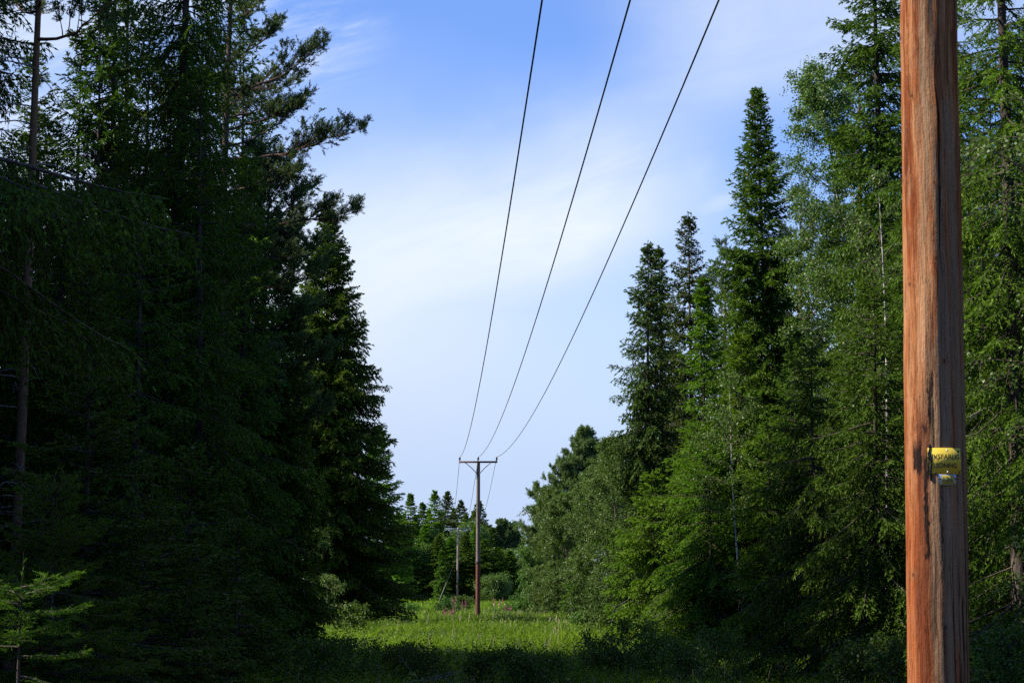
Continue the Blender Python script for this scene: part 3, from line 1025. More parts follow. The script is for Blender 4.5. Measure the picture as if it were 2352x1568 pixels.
def bend(psi, r, z):
    psi = np.asarray(psi)[..., None]
    return (RIGHT * np.sin(psi) + TOWARD * np.cos(psi)) * np.asarray(r)[..., None] + np.array([0, 0, 1.0]) * np.asarray(z)[..., None]


def curved_plate(R, p0, p1, z0, z1, th, mat, name, parent, wavy=0.0):
    n = 24
    ps = np.linspace(p0, p1, n)
    rr = R + wavy * np.linspace(0, 1, n) ** 2
    rows = []
    for (dr, zz) in ((0, z0), (th, z0), (th, z1), (0, z1)):
        rows.append(bend(ps, rr + dr, np.full(n, zz)))
    V = np.stack(rows, 1)
    idx = np.arange(n * 4).reshape(n, 4)
    Q = [np.stack([idx[:-1, j], idx[1:, j], idx[1:, (j + 1) % 4], idx[:-1, (j + 1) % 4]], -1) for j in range(4)]
    Q.append(np.array([idx[0, ::-1], idx[-1]]))
    g = Geo()
    g.add(V.reshape(-1, 3), np.concatenate([q.reshape(-1, 4) for q in Q]))
    return link(name, g.mesh(name, [mat]), parent)


def curved_text(txt, R, pc, zc, arc, cap, mat, parent, name='lettering'):
    cu = bpy.data.curves.new(name, 'FONT')
    cu.body = txt
    cu.align_x = 'CENTER'
    cu.size = 1.0
    cu.offset = 0.012
    cu.extrude = 0.0
    to = bpy.data.objects.new('txt', cu)
    COL.objects.link(to)
    dg = bpy.context.evaluated_depsgraph_get()
    me = bpy.data.meshes.new_from_object(to.evaluated_get(dg))
    bpy.data.objects.remove(to)
    bpy.data.curves.remove(cu)
    co = np.zeros(len(me.vertices) * 3, np.float32)
    me.vertices.foreach_get('co', co)
    co = co.reshape(-1, 3)
    x0, x1, y0, y1 = co[:, 0].min(), co[:, 0].max(), co[:, 1].min(), co[:, 1].max()
    x = (co[:, 0] - (x0 + x1) / 2) / (x1 - x0) * arc
    z = (co[:, 1] - (y0 + y1) / 2) / (y1 - y0) * cap
    W = bend(pc + x / R, np.full(len(x), R), zc + z)
    me.vertices.foreach_set('co', W.astype(np.float32).ravel())
    me.materials.clear()
    me.materials.append(mat)
    me.update()
    return link(name, me, parent)


def signs():
    zc = 2.206
    cx = 1.755 + 0.0602 * zc / 8.75
    R = 0.1300
    e = empty('warning_sign', (cx, 9.1, zc), 'bent yellow plate lettered LIVSFARLIG LEDNING on the near pole', 'sign')
    curved_plate(R, RAD(-14.5), RAD(50.5), -0.0535, 0.0535, 0.0012, M_YEL, 'plate', e, 0.0015)
    curved_text('LIVSFARLIG', R + 0.0032, RAD(17.8), 0.0172, 0.133, 0.0205, M_INK, e)
    curved_text('LEDNING', R + 0.0032, RAD(18.6), -0.0195, 0.101, 0.0205, M_INK, e)
    for ps, z, mt in ((21, 0.043, M_BOLT), (22, -0.046, M_BOLT), (45, 0.041, M_INK), (46, -0.0465, M_INK), (-0.5, -0.0495, M_INK)):
        g = Geo()
        c = bend(np.array([RAD(ps)]), np.array([R + 0.0012]), np.array([z]))[0]
        nrm = (RIGHT * math.sin(RAD(ps)) + TOWARD * math.cos(RAD(ps)))
        up = np.array([0, 0, 1.0])
        sd = np.cross(nrm, up)
        k = 10
        a = np.arange(k) * 2 * math.pi / k
        rows = []
        for rr, hh in ((0.0042, -0.004), (0.0042, 0.0032), (0.0030, 0.0045), (0.0002, 0.0048)):
            rows.append(c + nrm * hh + rr * (np.cos(a)[:, None] * sd + np.sin(a)[:, None] * up))
        V = np.stack(rows)
        idx = np.arange(4 * k).reshape(4, k)
        nx = np.roll(idx, -1, 1)
        g.add(V.reshape(-1, 3), np.stack([idx[:-1], nx[:-1], nx[1:], idx[1:]], -1).reshape(-1, 4))
        link('bolt', g.mesh('bolt', [mt], True), e)
    z2 = 2.1285
    e2 = empty('number_plate', (cx, 9.1, z2), 'small grey metal plate with faded digits under the yellow warning sign', 'plate')
    curved_plate(R, RAD(4.0), RAD(38.5), -0.0225, 0.0225, 0.0012, M_ALU, 'plate', e2, 0.001)
    curved_plate(R + 0.0016, RAD(10.5), RAD(33.5), -0.0175, 0.0185, 0.0008, M_OCHRE, 'insert', e2, 0.001)
    curved_text('136', R + 0.0039, RAD(22), 0.001, 0.040, 0.021, M_GREYINK, e2)
    for ps in (7, 36):
        g = Geo()
        c = bend(np.array([RAD(ps)]), np.array([R + 0.0012]), np.array([0.004]))[0]
        nrm = (RIGHT * math.sin(RAD(ps)) + TOWARD * math.cos(RAD(ps)))
        tubes(g, [c - nrm * 0.004, c + nrm * 0.002, c + nrm * 0.0042, c + nrm * 0.0045], [0.0045, 0.0045, 0.003, 0.0002], 10)
        link('bolt', g.mesh('bolt', [M_INK], True), e2)
    # tar that ran down the pole and over the sign's left edge
    rng = np.random.default_rng(12)
    runs = [(-10, 2.275, 2.125, 0.0075), (-13.5, 2.245, 2.15, 0.004)]
    g = Geo()
    for ps, za, zb, wd in runs:
        n = 40
        zz = np.linspace(za, zb, n)
        wv = wd * (0.7 + 0.3 * np.abs(np.sin(np.linspace(0, 9, n) + rng.uniform(0, 6)))) * np.clip(np.minimum(np.linspace(0, 8, n) + 0.2, np.linspace(6, 0, n) + 0.15), 0, 1) + rng.normal(0, 0.0012, n)
        wv = np.maximum(wv, 0.0008)
        pc = RAD(ps) + np.cumsum(rng.normal(0, 0.006, n))
        base = np.interp(zz, [0, 8.75], [0.1345, 0.0985]) + 0.0062
        cols = []
        for u in (-1, -0.5, 0, 0.5, 1):
            cols.append(bend(pc + u * wv / 0.13, base + (1 - u * u) * (0.0028 + 0.0015 * rng.random(n)) - 0.0042 * (abs(u) == 1), zz))
        V = np.stack(cols, 1)
        V[:, :, 0] += 0.0602 * zz[:, None] / 8.75
        idx = np.arange(n * 5).reshape(n, 5)
        g.add(V.reshape(-1, 3), np.stack([idx[:-1, :-1], idx[:-1, 1:], idx[1:, 1:], idx[1:, :-1]], -1).reshape(-1, 4))
    link('tar_run', g.mesh('tar_run', [M_TAR], True), near_pole)


signs()


def stays():
    # guy wire of the far pole, with its pale sleeve, and a leaning stake
    p1 = np.array(at(1004, 1398, 235))
    p1[2] = gz(p1[0], p1[1]) - 0.1
    p2 = np.array([fb[0] + 0.05, 262 - 0.14, 5.6 + gz(fb[0], 262)])
    e = empty('guy_wire', p1, 'pale sleeved guy wire slanting from the distant pole down to the grass on its left', 'guy wire')
    g = Geo()
    tubes(g, [[0, 0, 0], (p2 - p1) * 0.5, p2 - p1], [0.012] * 3, 6)
    link('cable', g.mesh('cable', [M_WIRE], True), e)
    g = Geo()
    tubes(g, [(p2 - p1) * 0.02, (p2 - p1) * 0.2, (p2 - p1) * 0.42], [0.022] * 3, 8)
    link('sleeve', g.mesh('sleeve', [plain_mat('pale_sleeve', (0.30, 0.28, 0.19), 0.6)], True), e)
    m_st = plain_mat('bleached_stick', (0.40, 0.34, 0.25), 0.8)
    for u0, v0, u1, v1, D, lb in ((1172, 1412, 1158, 1386, 165, 'pale leaning stick poking out of the grass right of the clearing pole'),
                                  (1137, 1402, 1133, 1383, 190, 'thin upright dry stick in the grass just right of the clearing pole')):
        a, b = at(u0, v0, D), at(u1, v1, D + 0.5)
        a[2] = gz(a[0], a[1]) - 0.05
        g = Geo()
        s = np.linspace(0, 1, 6)[:, None]
        pth = (b - a) * s + np.random.default_rng(int(D)).normal(0, 0.015, (6, 3)) * s
        tubes(g, pth, 0.035 * (1 - 0.4 * s[:, 0]), 6)
        o = link('dry_stick', g.mesh('dry_stick', [m_st], True))
        o.location = a
        tag(o, lb, 'stick')


stays()


# ------------------------------------------------------------------ left side of the clearing
def S(**k):
    return k


def add_spruce(u, D, vtop, R, label, seed, u_top=None, name='spruce_tree', group=None, **kw):
    x, y = xy(u, D)
    H = height(u, vtop, D)
    if u_top is not None:
        kw['lean'] = ((u_top - u) / px(D), 0)
    return place(name, spruce(seed, H, R, **kw), u, D, label, 'tree', group)


def add_pine(u, D, vtop, z0, R, label, seed, u_top=None, group=None, **kw):
    H = height(u, vtop, D)
    if u_top is not None:
        kw['lean'] = ((u_top - u) / px(D), 0)
    return place('pine_tree', pine(seed, H, z0, R, **kw), u, D, label, 'tree', group)


def add_birch(u, D, vtop, R, label, seed, u_top=None, name='birch_tree', cat='tree', group=None, **kw):
    H = height(u, vtop, D)
    if u_top is not None:
        kw['lean'] = ((u_top - u) / px(D), 0)
    return place(name, birch(seed, H, R, **kw), u, D, label, cat, group)


def zt(v, D):
    return (1353 - v) / FPX * D + EYE


YOUNG = dict(p=0.8, hang=0.12, ds=0.17, nb=(6, 8), tw=0.045, sh=0.058, shw=0.0085, twl=0.52, up=48, low=2, dead=2, z0=0.12, twig_wood=True, trunk_k=0.7, amp=0.02, gap=0.0)
add_spruce(48, 17, 1252, 1.05, 'small young spruce with sunlit bright green boughs at the lower left corner', 1, needle=8, name='young_spruce', mat=M_SPRUCE_FRESH, **dict(YOUNG, ds=0.24, nb=(5, 7), gap=0.12, p=0.7, twl=0.6, up=30, low=-6))
add_spruce(128, 21, 1072, 1.05, 'dim young spruce with a pale pointed tip, just above and behind the sunlit small spruce', 2, needle=8, name='young_spruce', mat=M_SPRUCE_FRESH, **YOUNG)
add_spruce(196, 26, 560, 1.45, 'tall young spruce with a long bare leader, right of the leftmost pine trunk', 3, name='young_spruce', mat=M_SPRUCE, **dict(YOUNG, sh=0.065, tw=0.065, shw=0.010, ds=0.25, p=0.9))
add_spruce(330, 30, 1110, 1.6, 'broad shadowed young spruce reaching out over the grass right of the sunlit one', 4, name='young_spruce', mat=M_SPRUCE, **dict(YOUNG, sh=0.07, tw=0.07, shw=0.011, ds=0.24))
add_spruce(-150, 22, -420, 2.15, 'old spruce mostly beyond the left edge whose drooping bough hangs across the pine trunk', 5, z0=5.2, hang=1.6, tw=0.038, sh=0.075, shw=0.012, twl=0.42, p=0.5, ds=0.42, gap=0.25, low=-14, twig_wood=True, dead=1, sector=lambda az, z: not (math.cos(az) > 0.1 and z > 6.7))
LIMBS_L3 = [(zt(175, 58), -0.05, 2.65, 16, 0.28), (zt(255, 58), 0.35, 2.2, 12, 0.25), (zt(325, 58), 0.03, 3.65, 3, 0.16), (zt(405, 58), -0.3, 2.0, 6, 0.18),
            (zt(478, 58), 0.06, 3.5, 2, 0.06), (zt(560, 58), -0.2, 1.9, -4, 0.12), (zt(90, 58), 0.4, 1.5, 25, 0.3), (zt(615, 58), 0.3, 1.9, -6, 0.1)]
add_pine(505, 58, -330, zt(300, 58), 2.0, 'tall pine stretching long bare-stemmed boughs to the right over the clearing', 6, limbs=LIMBS_L3, nl=26, dead=16, rb=0.155, up=(12, 55), bark=M_PINE_SHADED)
add_pine(588, 62, 380, zt(950, 62), 2.0, 'bushy dark pine lower down, just behind the long-armed pine', 7, nl=60, dead=8, sub=14, up=(2, 45), ptop=0.4, bark=M_PINE_SHADED)
add_pine(20, 40, -650, zt(120, 40), 1.9, 'pine with patches of sun on its orange trunk at the left edge', 8, u_top=105, nl=16, dead=34, rb=0.112, up=(0, 45))
add_spruce(366, 45, -620, 1.75, 'tall dark weeping spruce with a thick straight trunk, left of the long-armed pine', 9, u_top=410, z0=2.0, hang=1.5, twl=0.46, p=0.45, ds=0.30, gap=0.06, low=-20, dead=14, trunk_k=1.0, sh=0.09, shw=0.012, tw=0.065)
add_spruce(236, 61, -260, 1.15, 'thin spruce with sparse hanging twigs, first one right of the pine at the left edge', 10, z0=4.0, hang=1.2, twl=0.35, p=0.5, gap=0.15, ds=0.36, low=-18, dead=24)
add_spruce(272, 64, -200, 1.2, 'thin sparse spruce close beside another, showing sky between its twigs', 11, z0=5.0, hang=1.2, twl=0.35, p=0.5, gap=0.15, ds=0.36, low=-18, dead=24)
add_spruce(455, 43, 140, 1.45, 'dark spruce between the weeping spruce and the long-armed pine', 12, z0=1.0, hang=0.9, p=0.6, ds=0.34, gap=0.08, sh=0.09, shw=0.013, tw=0.07)
add_spruce(298, 38, 420, 1.55, 'shadowed spruce filling the gap left of the weeping spruce', 13, z0=0.6, hang=0.9, p=0.6, ds=0.34, gap=0.1, sh=0.085, shw=0.012, tw=0.07)
add_spruce(545, 49, 330, 1.5, 'black-green spruce in front of the long-armed pine trunk', 14, z0=0.6, hang=0.8, p=0.65, gap=0.08, sh=0.095, shw=0.014, tw=0.075)
add_spruce(640, 62, 640, 1.55, 'deep-shaded spruce at the clearing side below the long pine boughs', 15, z0=0.4, hang=0.8, p=0.6)
add_spruce(120, 46, 420, 1.7, 'dark spruce behind the young spruce with the bare leader', 16, z0=0.6, hang=0.9, p=0.6, gap=0.1, sh=0.095, shw=0.013, tw=0.07)
add_spruce(430, 33, 1010, 1.25, 'low dark spruce at the foot of the weeping spruce', 17, name='young_spruce', **dict(YOUNG, sh=0.09, tw=0.09, shw=0.015, ds=0.27, hang=0.3))
add_spruce(545, 36, 1180, 1.2, 'small black spruce beside the grass, next right of the broad shadowed one', 18, name='young_spruce', **dict(YOUNG, sh=0.09, tw=0.09, shw=0.015, ds=0.27, hang=0.3))
add_spruce(756, 103, 474, 4.5, 'big pointed spruce standing free at the left of the clearing, cones near its top', 19, u_top=746, z0=0.5, hang=0.8, p=0.8, ds=0.25, nb=(8, 10), cones=160, gap=0.02, low=-16, twl=0.42, shw=0.03, sh=0.15, rag=0.45)
add_birch(700, 96, 1085, 1.2, 'dark leafy birch bush at the foot of the big pointed spruce, left side', 20, name='birch_tree', z0=0.4, nl=26, leaves=60)
add_birch(742, 88, 1330, 0.8, 'low leafy sapling in shade right below the big pointed spruce', 21, name='birch_sapling', z0=0.2, nl=16, leaves=50, rb=0.02)
add_spruce(868, 152, 978, 2.6, 'pale feathery spruce showing its top behind the right flank of the big pointed spruce', 22, z0=0.4, p=0.6, hang=0.4, ds=0.34, mat=M_SPRUCE_FRESH, sh=0.17, shw=0.03, low=0)

# trees behind the left-hand front row
fillers = []
G_LEFT = 'dark spruces filling the left-hand wood'
rngf = np.random.default_rng(77)
base_fill = [spruce(200 + i, 14.0, 1.9, z0=1.2, hang=0.85, p=0.62, ds=0.34, tw=0.095, sh=0.12, shw=0.018, gap=0.1, dead=8) for i in range(4)]


near_fill = [spruce(210 + i, 14.0, 1.9, z0=1.0, hang=1.1, p=0.58, ds=0.30, tw=0.065, sh=0.095, shw=0.013, twl=0.42, gap=0.08, dead=10) for i in range(3)]


def fill(u, D, vtop, i, label, group):
    H = height(u, vtop, D)
    s = H / 14.0
    w = min(1.25, max(0.8, s ** 0.5)) * rngf.uniform(0.9, 1.1)
    return place('spruce_tree', near_fill[i % 3] if D < 58 else base_fill[i % 4], u, D, label, 'tree', group, rngf.uniform(0, 6.28), (w, w, s))


LF = 'dark spruce half hidden behind the front trees of the left-hand wood'
for i, (u, D, v) in enumerate([(10, 55, 330), (75, 62, 390), (160, 57, 420), (215, 52, 380), (250, 64, 330), (330, 60, 350), (385, 64, 390), (440, 57, 380), (480, 63, 450), (520, 60, 560),
                               (570, 62, 640), (610, 64, 770), (60, 64, 250), (0, 47, 520), (640, 65, 930), (420, 50, 640), (340, 48, 760), (240, 44, 820), (-110, 46, -620), (150, 62, 60), (205, 60, -40), (320, 64, 20), (455, 62, -60), (548, 63, -20), (598, 65, 260), (40, 63, 120), (395, 65, 120)]):
    fill(u, D, v, i, LF, G_LEFT)
# spruces hidden in the depth of the left wood: they shade the foot of the big spruce
for i, (x, y, H) in enumerate([(-13.2, 100, 15.5), (-16, 104.5, 17), (-13.4, 106, 14.5), (-17, 99, 17)]):
    e = empty('spruce_tree', (x, y, gz(x, y) - 0.05), LF, 'tree', G_LEFT, i * 1.7)
    e.scale = (1, 1, H / 14.0)
    link('trunk', base_fill[i][0], e)
    link('crown', base_fill[i][1], e)

# ------------------------------------------------------------------ right side of the clearing
add_spruce(2345, 34, -800, 1.75, 'tall spruce with sunlit hanging boughs right of the near pole', 30, z0=0.8, hang=0.75, p=0.5, ds=0.36, tw=0.06, sh=0.085, shw=0.011, twl=0.42, low=-18, mat=M_SPRUCE_FRESH, twig_wood=True, gap=0.08)
add_birch(2440, 30, -250, 1.35, 'birch at the right edge, leafy twigs reaching in beside the spruce', 31, z0=0.8, nl=46, leaves=44, leaf_len=0.05, spread=0.05, twigs=8)
add_spruce(2185, 43, -700, 1.5, 'dark spruce directly behind the near pole', 32, z0=0.6, hang=0.85, p=0.55, ds=0.36, sh=0.085, shw=0.012, tw=0.065)
add_spruce(2058, 58, -330, 1.7, 'tall spruce left of the near pole with boughs drooping against the sky', 33, u_top=2035, z0=0.7, hang=1.0, p=0.42, ds=0.30, gap=0.06, low=-22, twl=0.36, sh=0.105, shw=0.021, nb=(7, 9), tw=0.075)
add_birch(2062, 68, 155, 2.3, 'tall leaning birch with white trunk, between the spire-topped spruce and the near pole', 34, u_top=1905, z0=2.5, nl=150, leaves=92, leaf_len=0.066, spread=0.09, up=(58, 22), ptop=0.45, belly=0.45, rb=0.085)
add_pine(2005, 82, 150, zt(700, 82), 1.5, 'pine with orange-barked upper stem, behind the tall leaning birch', 35, nl=26, up=(10, 50))
add_spruce(1778, 79, 196, 3.2, 'spruce with a slender spire top, tallest against the sky on the right', 36, u_top=1760, z0=0.8, hang=0.75, p=0.72, spire=0.85, ds=0.24, nb=(7, 9), cones=70, gap=0.04, low=-14)
add_pine(1838, 90, 455, zt(800, 90), 1.2, 'slim pine squeezed between the spire-topped spruce and the tall birch', 37, nl=22)
add_pine(1672, 98, 555, zt(900, 98), 1.2, 'grey-green pine peeping out left of the spire-topped spruce', 38, nl=26)
add_spruce(1602, 90, 486, 2.4, 'narrow dark spruce with rusty cones and open branches, left of the spire-topped one', 39, u_top=1587, z0=0.6, hang=0.95, p=0.7, ds=0.33, gap=0.12, cones=120, mat=M_SPRUCE_OLIVE, low=-12)
add_spruce(1486, 87, 552, 2.3, 'front tree of the twin-topped pair of spruces at the clearing edge', 40, u_top=1488, z0=0.5, hang=1.0, p=0.74, ds=0.27, cones=80, mat=M_SPRUCE_OLIVE, low=-18, gap=0.05)
add_spruce(1528, 92, 562, 2.0, 'rear, slightly lower tree of the twin-topped pair of spruces', 41, u_top=1520, z0=0.5, hang=0.8, p=0.8, ds=0.27, cones=40, low=-14)
add_spruce(1616, 74, 628, 1.5, 'slim spruce with a visible thin pale stem, in front of the cone-laden narrow one', 42, z0=0.7, hang=0.6, p=0.85, mat=M_SPRUCE_FRESH, gap=0.12, dead=16)
add_spruce(1596, 68, 960, 1.9, 'bright green spruce with a dark bare stem at the clearing edge', 43, z0=0.95, hang=0.75, p=0.6, mat=M_SPRUCE_FRESH, ds=0.32, low=-20, dead=12, sh=0.10, shw=0.015, tw=0.07)
add_spruce(1634, 66.5, 1010, 1.7, 'bright green spruce with dead grey lower twigs, right neighbour of the dark-stemmed one', 44, z0=1.1, hang=0.75, p=0.6, mat=M_SPRUCE_FRESH, ds=0.32, low=-20, dead=22, sh=0.10, shw=0.015, tw=0.07)
add_birch(1712, 65.5, 855, 1.05, 'thin birch with crooked white stem among the bright green spruces', 45, u_top=1668, z0=1.7, nl=34, leaves=52, leaf_len=0.055, up=(50, 20), rb=0.045)
add_spruce(1500, 74, 1075, 1.5, 'sunlit bushy spruce low at the clearing edge under the twin tops', 46, z0=0.3, hang=0.6, p=0.6, mat=M_SPRUCE_FRESH, low=-16)
add_spruce(1700, 68, 760, 1.6, 'mid-green spruce under the spire-topped one', 47, z0=0.5, hang=0.8, p=0.62, mat=M_SPRUCE_FRESH)
add_spruce(1775, 63, 960, 1.6, 'spruce with brightly lit outer boughs left of the dark drooping one', 48, z0=0.5, hang=0.8, p=0.6, mat=M_SPRUCE_FRESH, sh=0.095, shw=0.014, tw=0.07)
add_spruce(1880, 46, 760, 1.75, 'dark drooping spruce in front of the tall leaning birch', 49, z0=0.6, hang=1.0, p=0.6, low=-22, twig_wood=True, gap=0.1, sh=0.09, shw=0.013, tw=0.065)
add_spruce(2010, 41, 620, 1.7, 'shadowed spruce at the left side of the near pole, reaching to the ground', 50, z0=0.5, hang=0.85, p=0.6, dead=20, sh=0.085, shw=0.012, tw=0.065)
add_birch(2035, 50, 400, 1.2, 'half-hidden birch whose white stem shows low down beside the near pole', 51, z0=2.5, nl=40, leaves=44, rb=0.06)
add_spruce(2270, 40, 300, 1.5, 'dense dark spruce behind the sunlit one right of the near pole', 52, z0=0.3, hang=0.8, p=0.6, sh=0.085, shw=0.012, tw=0.065)
add_spruce(1796, 37, 1478, 0.32, 'tiny spruce seedling at the bottom edge in front of the dark boughs', 53, name='young_spruce', mat=M_SPRUCE_FRESH, **dict(YOUNG, ds=0.14, nb=(4, 5), sh=0.05, shw=0.009))
add_birch(1420, 98, 1005, 1.8, 'leafy tree leaning out below the twin-topped spruces on their left', 54, z0=0.4, nl=80, leaves=120, leaf_len=0.058, bark=M_TWIG)
add_birch(1370, 108, 1070, 1.8, 'rounded birch right of the lone pine at the far end of the right-hand trees', 55, z0=0.3, nl=80, leaves=120, leaf_len=0.06, bark=M_TWIG)
add_pine(1335, 137, 1000, zt(1290, 137), 4.4, 'lone upright pine topping the far end of the right-hand row', 56, nl=110, up=(12, 58), ptop=1.1, mat=M_PINE_PALE, needles=(0.12, 0.012, 14), bark=M_PINE_SHADED)
add_pine(1398, 135, 1030, zt(1290, 135), 3.0, 'second pine crown just right of the lone upright pine, lower', 57, nl=64, up=(12, 58), ptop=1.1, mat=M_PINE_PALE, needles=(0.12, 0.012, 14), bark=M_PINE_SHADED)
add_birch(1272, 132, 1125, 1.9, 'pale-leaved birch at the far end of the right-hand row, next to the open clearing', 58, z0=0.3, nl=80, leaves=130, leaf_len=0.066, bark=M_TWIG)
add_birch(1232, 140, 1240, 1.5, 'lowest rounded birch at the far end of the right-hand row', 59, z0=0.2, nl=70, leaves=130, leaf_len=0.066, bark=M_TWIG)
add_pine(1262, 158, 1140, zt(1330, 158), 1.5, 'pine with one bough sticking out left over the pale-leaved birch', 60, nl=34, mat=M_PINE_PALE, up=(10, 50), needles=(0.14, 0.022, 12), bark=M_PINE_SHADED)
add_birch(1306, 118, 1135, 1.8, 'leafy birch in front of the lone upright pine', 61, z0=0.3, nl=80, leaves=130, leaf_len=0.062, bark=M_TWIG)
add_spruce(1325, 110, 1255, 1.0, 'small dark spruce in front of the leafy birches at the far right-hand end', 62, z0=0.2, hang=0.4, p=0.75)
add_spruce(1440, 84, 1210, 1.3, 'low green spruce where the right-hand trees meet the grass', 63, z0=0.2, hang=0.6, p=0.65, mat=M_SPRUCE_FRESH)

G_RIGHT = 'dark spruces filling the right-hand wood'
RF = 'dark spruce half hidden behind the front trees of the right-hand wood'
for i, (u, D, v) in enumerate([(1560, 100, 800), (1650, 105, 720), (1730, 96, 640), (1800, 100, 620), (1870, 92, 520), (1940, 96, 430), (2040, 80, 350), (2110, 74, 200), (2150, 66, 350),
                               (2230, 70, 100), (2300, 62, 150), (2370, 66, 50), (2420, 52, 200), (2240, 52, 500), (2100, 56, 500), (1960, 62, 700), (1830, 66, 800), (1480, 112, 900), (2320, 48, 600), (1920, 54, 950)]):
    fill(u, D, v, i + 1, RF, G_RIGHT)

# ------------------------------------------------------------------ trees closing the far end
FAR = dict(z0=0.6, hang=0.45, p=0.95, up=25, ds=0.40, nb=(7, 9), tw=0.17, sh=0.22, shw=0.055, twl=0.42, gap=0.05, dead=0)
for i, (u, D, v, R, mt, lb) in enumerate([
        (940, 268, 1140, 2.6, M_SPRUCE, 'leftmost pointed spruce closing the far end of the clearing'),
        (970, 285, 1160, 2.2, M_SPRUCE, 'low thin-topped spruce between two taller ones at the left of the far wood'),
        (996, 276, 1133, 2.9, M_SPRUCE, 'broad pointed spruce left of the dark one at the far end'),
        (1029, 282, 1136, 2.7, M_SPRUCE_OLIVE, 'dark round-shouldered spruce above the distant pole, left of its crossarm'),
        (1057, 288, 1155, 2.5, M_SPRUCE_OLIVE, 'narrow blackish spruce rising just right of the distant pole'),
        (1098, 286, 1158, 3.0, M_SPRUCE_OLIVE, 'dark spruce hidden behind the pole standing in the clearing'),
        (1203, 296, 1236, 1.6, M_SPRUCE, 'small pointed spruce at the right end of the far wood'),
        (1216, 300, 1243, 1.5, M_SPRUCE, 'tiny pointed spruce top at the gap beside the right-hand birches')]):
    add_spruce(u, D, v - 8, R * 1.6, lb, 300 + i, mat=M_SPRUCE_FRESH if i in (0, 2, 6) else mt, **FAR)
for i, (u, D, v, R, lb) in enumerate([
        (1132, 290, 1222, 1.9, 'left one of three round pine tops right of the clearing pole'),
        (1155, 288, 1207, 2.0, 'middle one of three round pine tops right of the clearing pole, tallest'),
        (1180, 290, 1216, 1.9, 'right one of three round pine tops right of the clearing pole')]):
    add_pine(u, D, v, 3.0, R, lb, 330 + i, nl=36, up=(30, 60), needles=(0.22, 0.045, 10), ptop=0.45, dead=0, bark=M_PINE_SHADED)
FB = dict(z0=0.3, nl=70, leaves=56, leaf_len=0.14, spread=0.18, twigs=9, bark=M_TWIG, ptop=0.5)
for i, (u, D, v, R, lb) in enumerate([
        (922, 264, 1225, 1.9, 'leafy tree at the foot of the leftmost far spruce'),
        (960, 266, 1235, 2.0, 'pale birch left of the distant pole with a bare grey branch'),
        (988, 268, 1215, 2.0, 'tall leafy tree under the broad pointed far spruce'),
        (1022, 270, 1235, 1.8, 'leafy tree directly left of the distant pole'),
        (1080, 274, 1195, 2.4, 'leafy crown between the distant pole and the clearing pole'),
        (1060, 268, 1300, 1.7, 'low leafy thicket tree right of the distant pole'),
        (1122, 268, 1255, 2.3, 'round leafy crown just right of the clearing pole'),
        (1160, 270, 1262, 2.5, 'wide leafy crown below the three pine tops'),
        (1196, 272, 1285, 2.2, 'shaded leafy tree at the right end of the far wood'),
        (1140, 262, 1325, 2.0, 'low dark leafy bush tree at the back of the grass right of the clearing pole')]):
    add_birch(u, D, v + 10, R * 1.1, lb, 350 + i, **FB)
far_small = [spruce(380 + i, 12.0, 3.4, mat=M_SPRUCE_FRESH if i else M_SPRUCE, **FAR) for i in range(2)]
for i, (u, D, v) in enumerate([(955, 279, 1182), (983, 290, 1168), (1012, 284, 1172), (1043, 292, 1166), (1072, 284, 1178), (1086, 294, 1172), (912, 284, 1172), (927, 292, 1180), (1112, 293, 1198), (1122, 284, 1212), (935, 263, 1212), (975, 266, 1204), (1005, 263, 1228), (1036, 266, 1232), (1070, 264, 1226), (1090, 266, 1206), (1110, 264, 1236), (1145, 266, 1255), (1172, 268, 1262)]):
    h_ = height(u, v, D) / 12.0
    place('spruce_tree', far_small[i % 2], u, D, 'lower pointed spruce filling in between the taller ones at the far end', 'tree', 'lower spruces of the far wood', i * 1.3, (0.95, 0.95, h_))
add_spruce(1013, 255, 1262, 1.3, 'bright green young spruce left of the distant pole', 370, mat=M_SPRUCE, **dict(FAR, ds=0.4))
add_spruce(900, 262, 1215, 2.6, 'dark spruce in shade beyond the big pointed spruce', 371, **dict(FAR, ds=0.4))


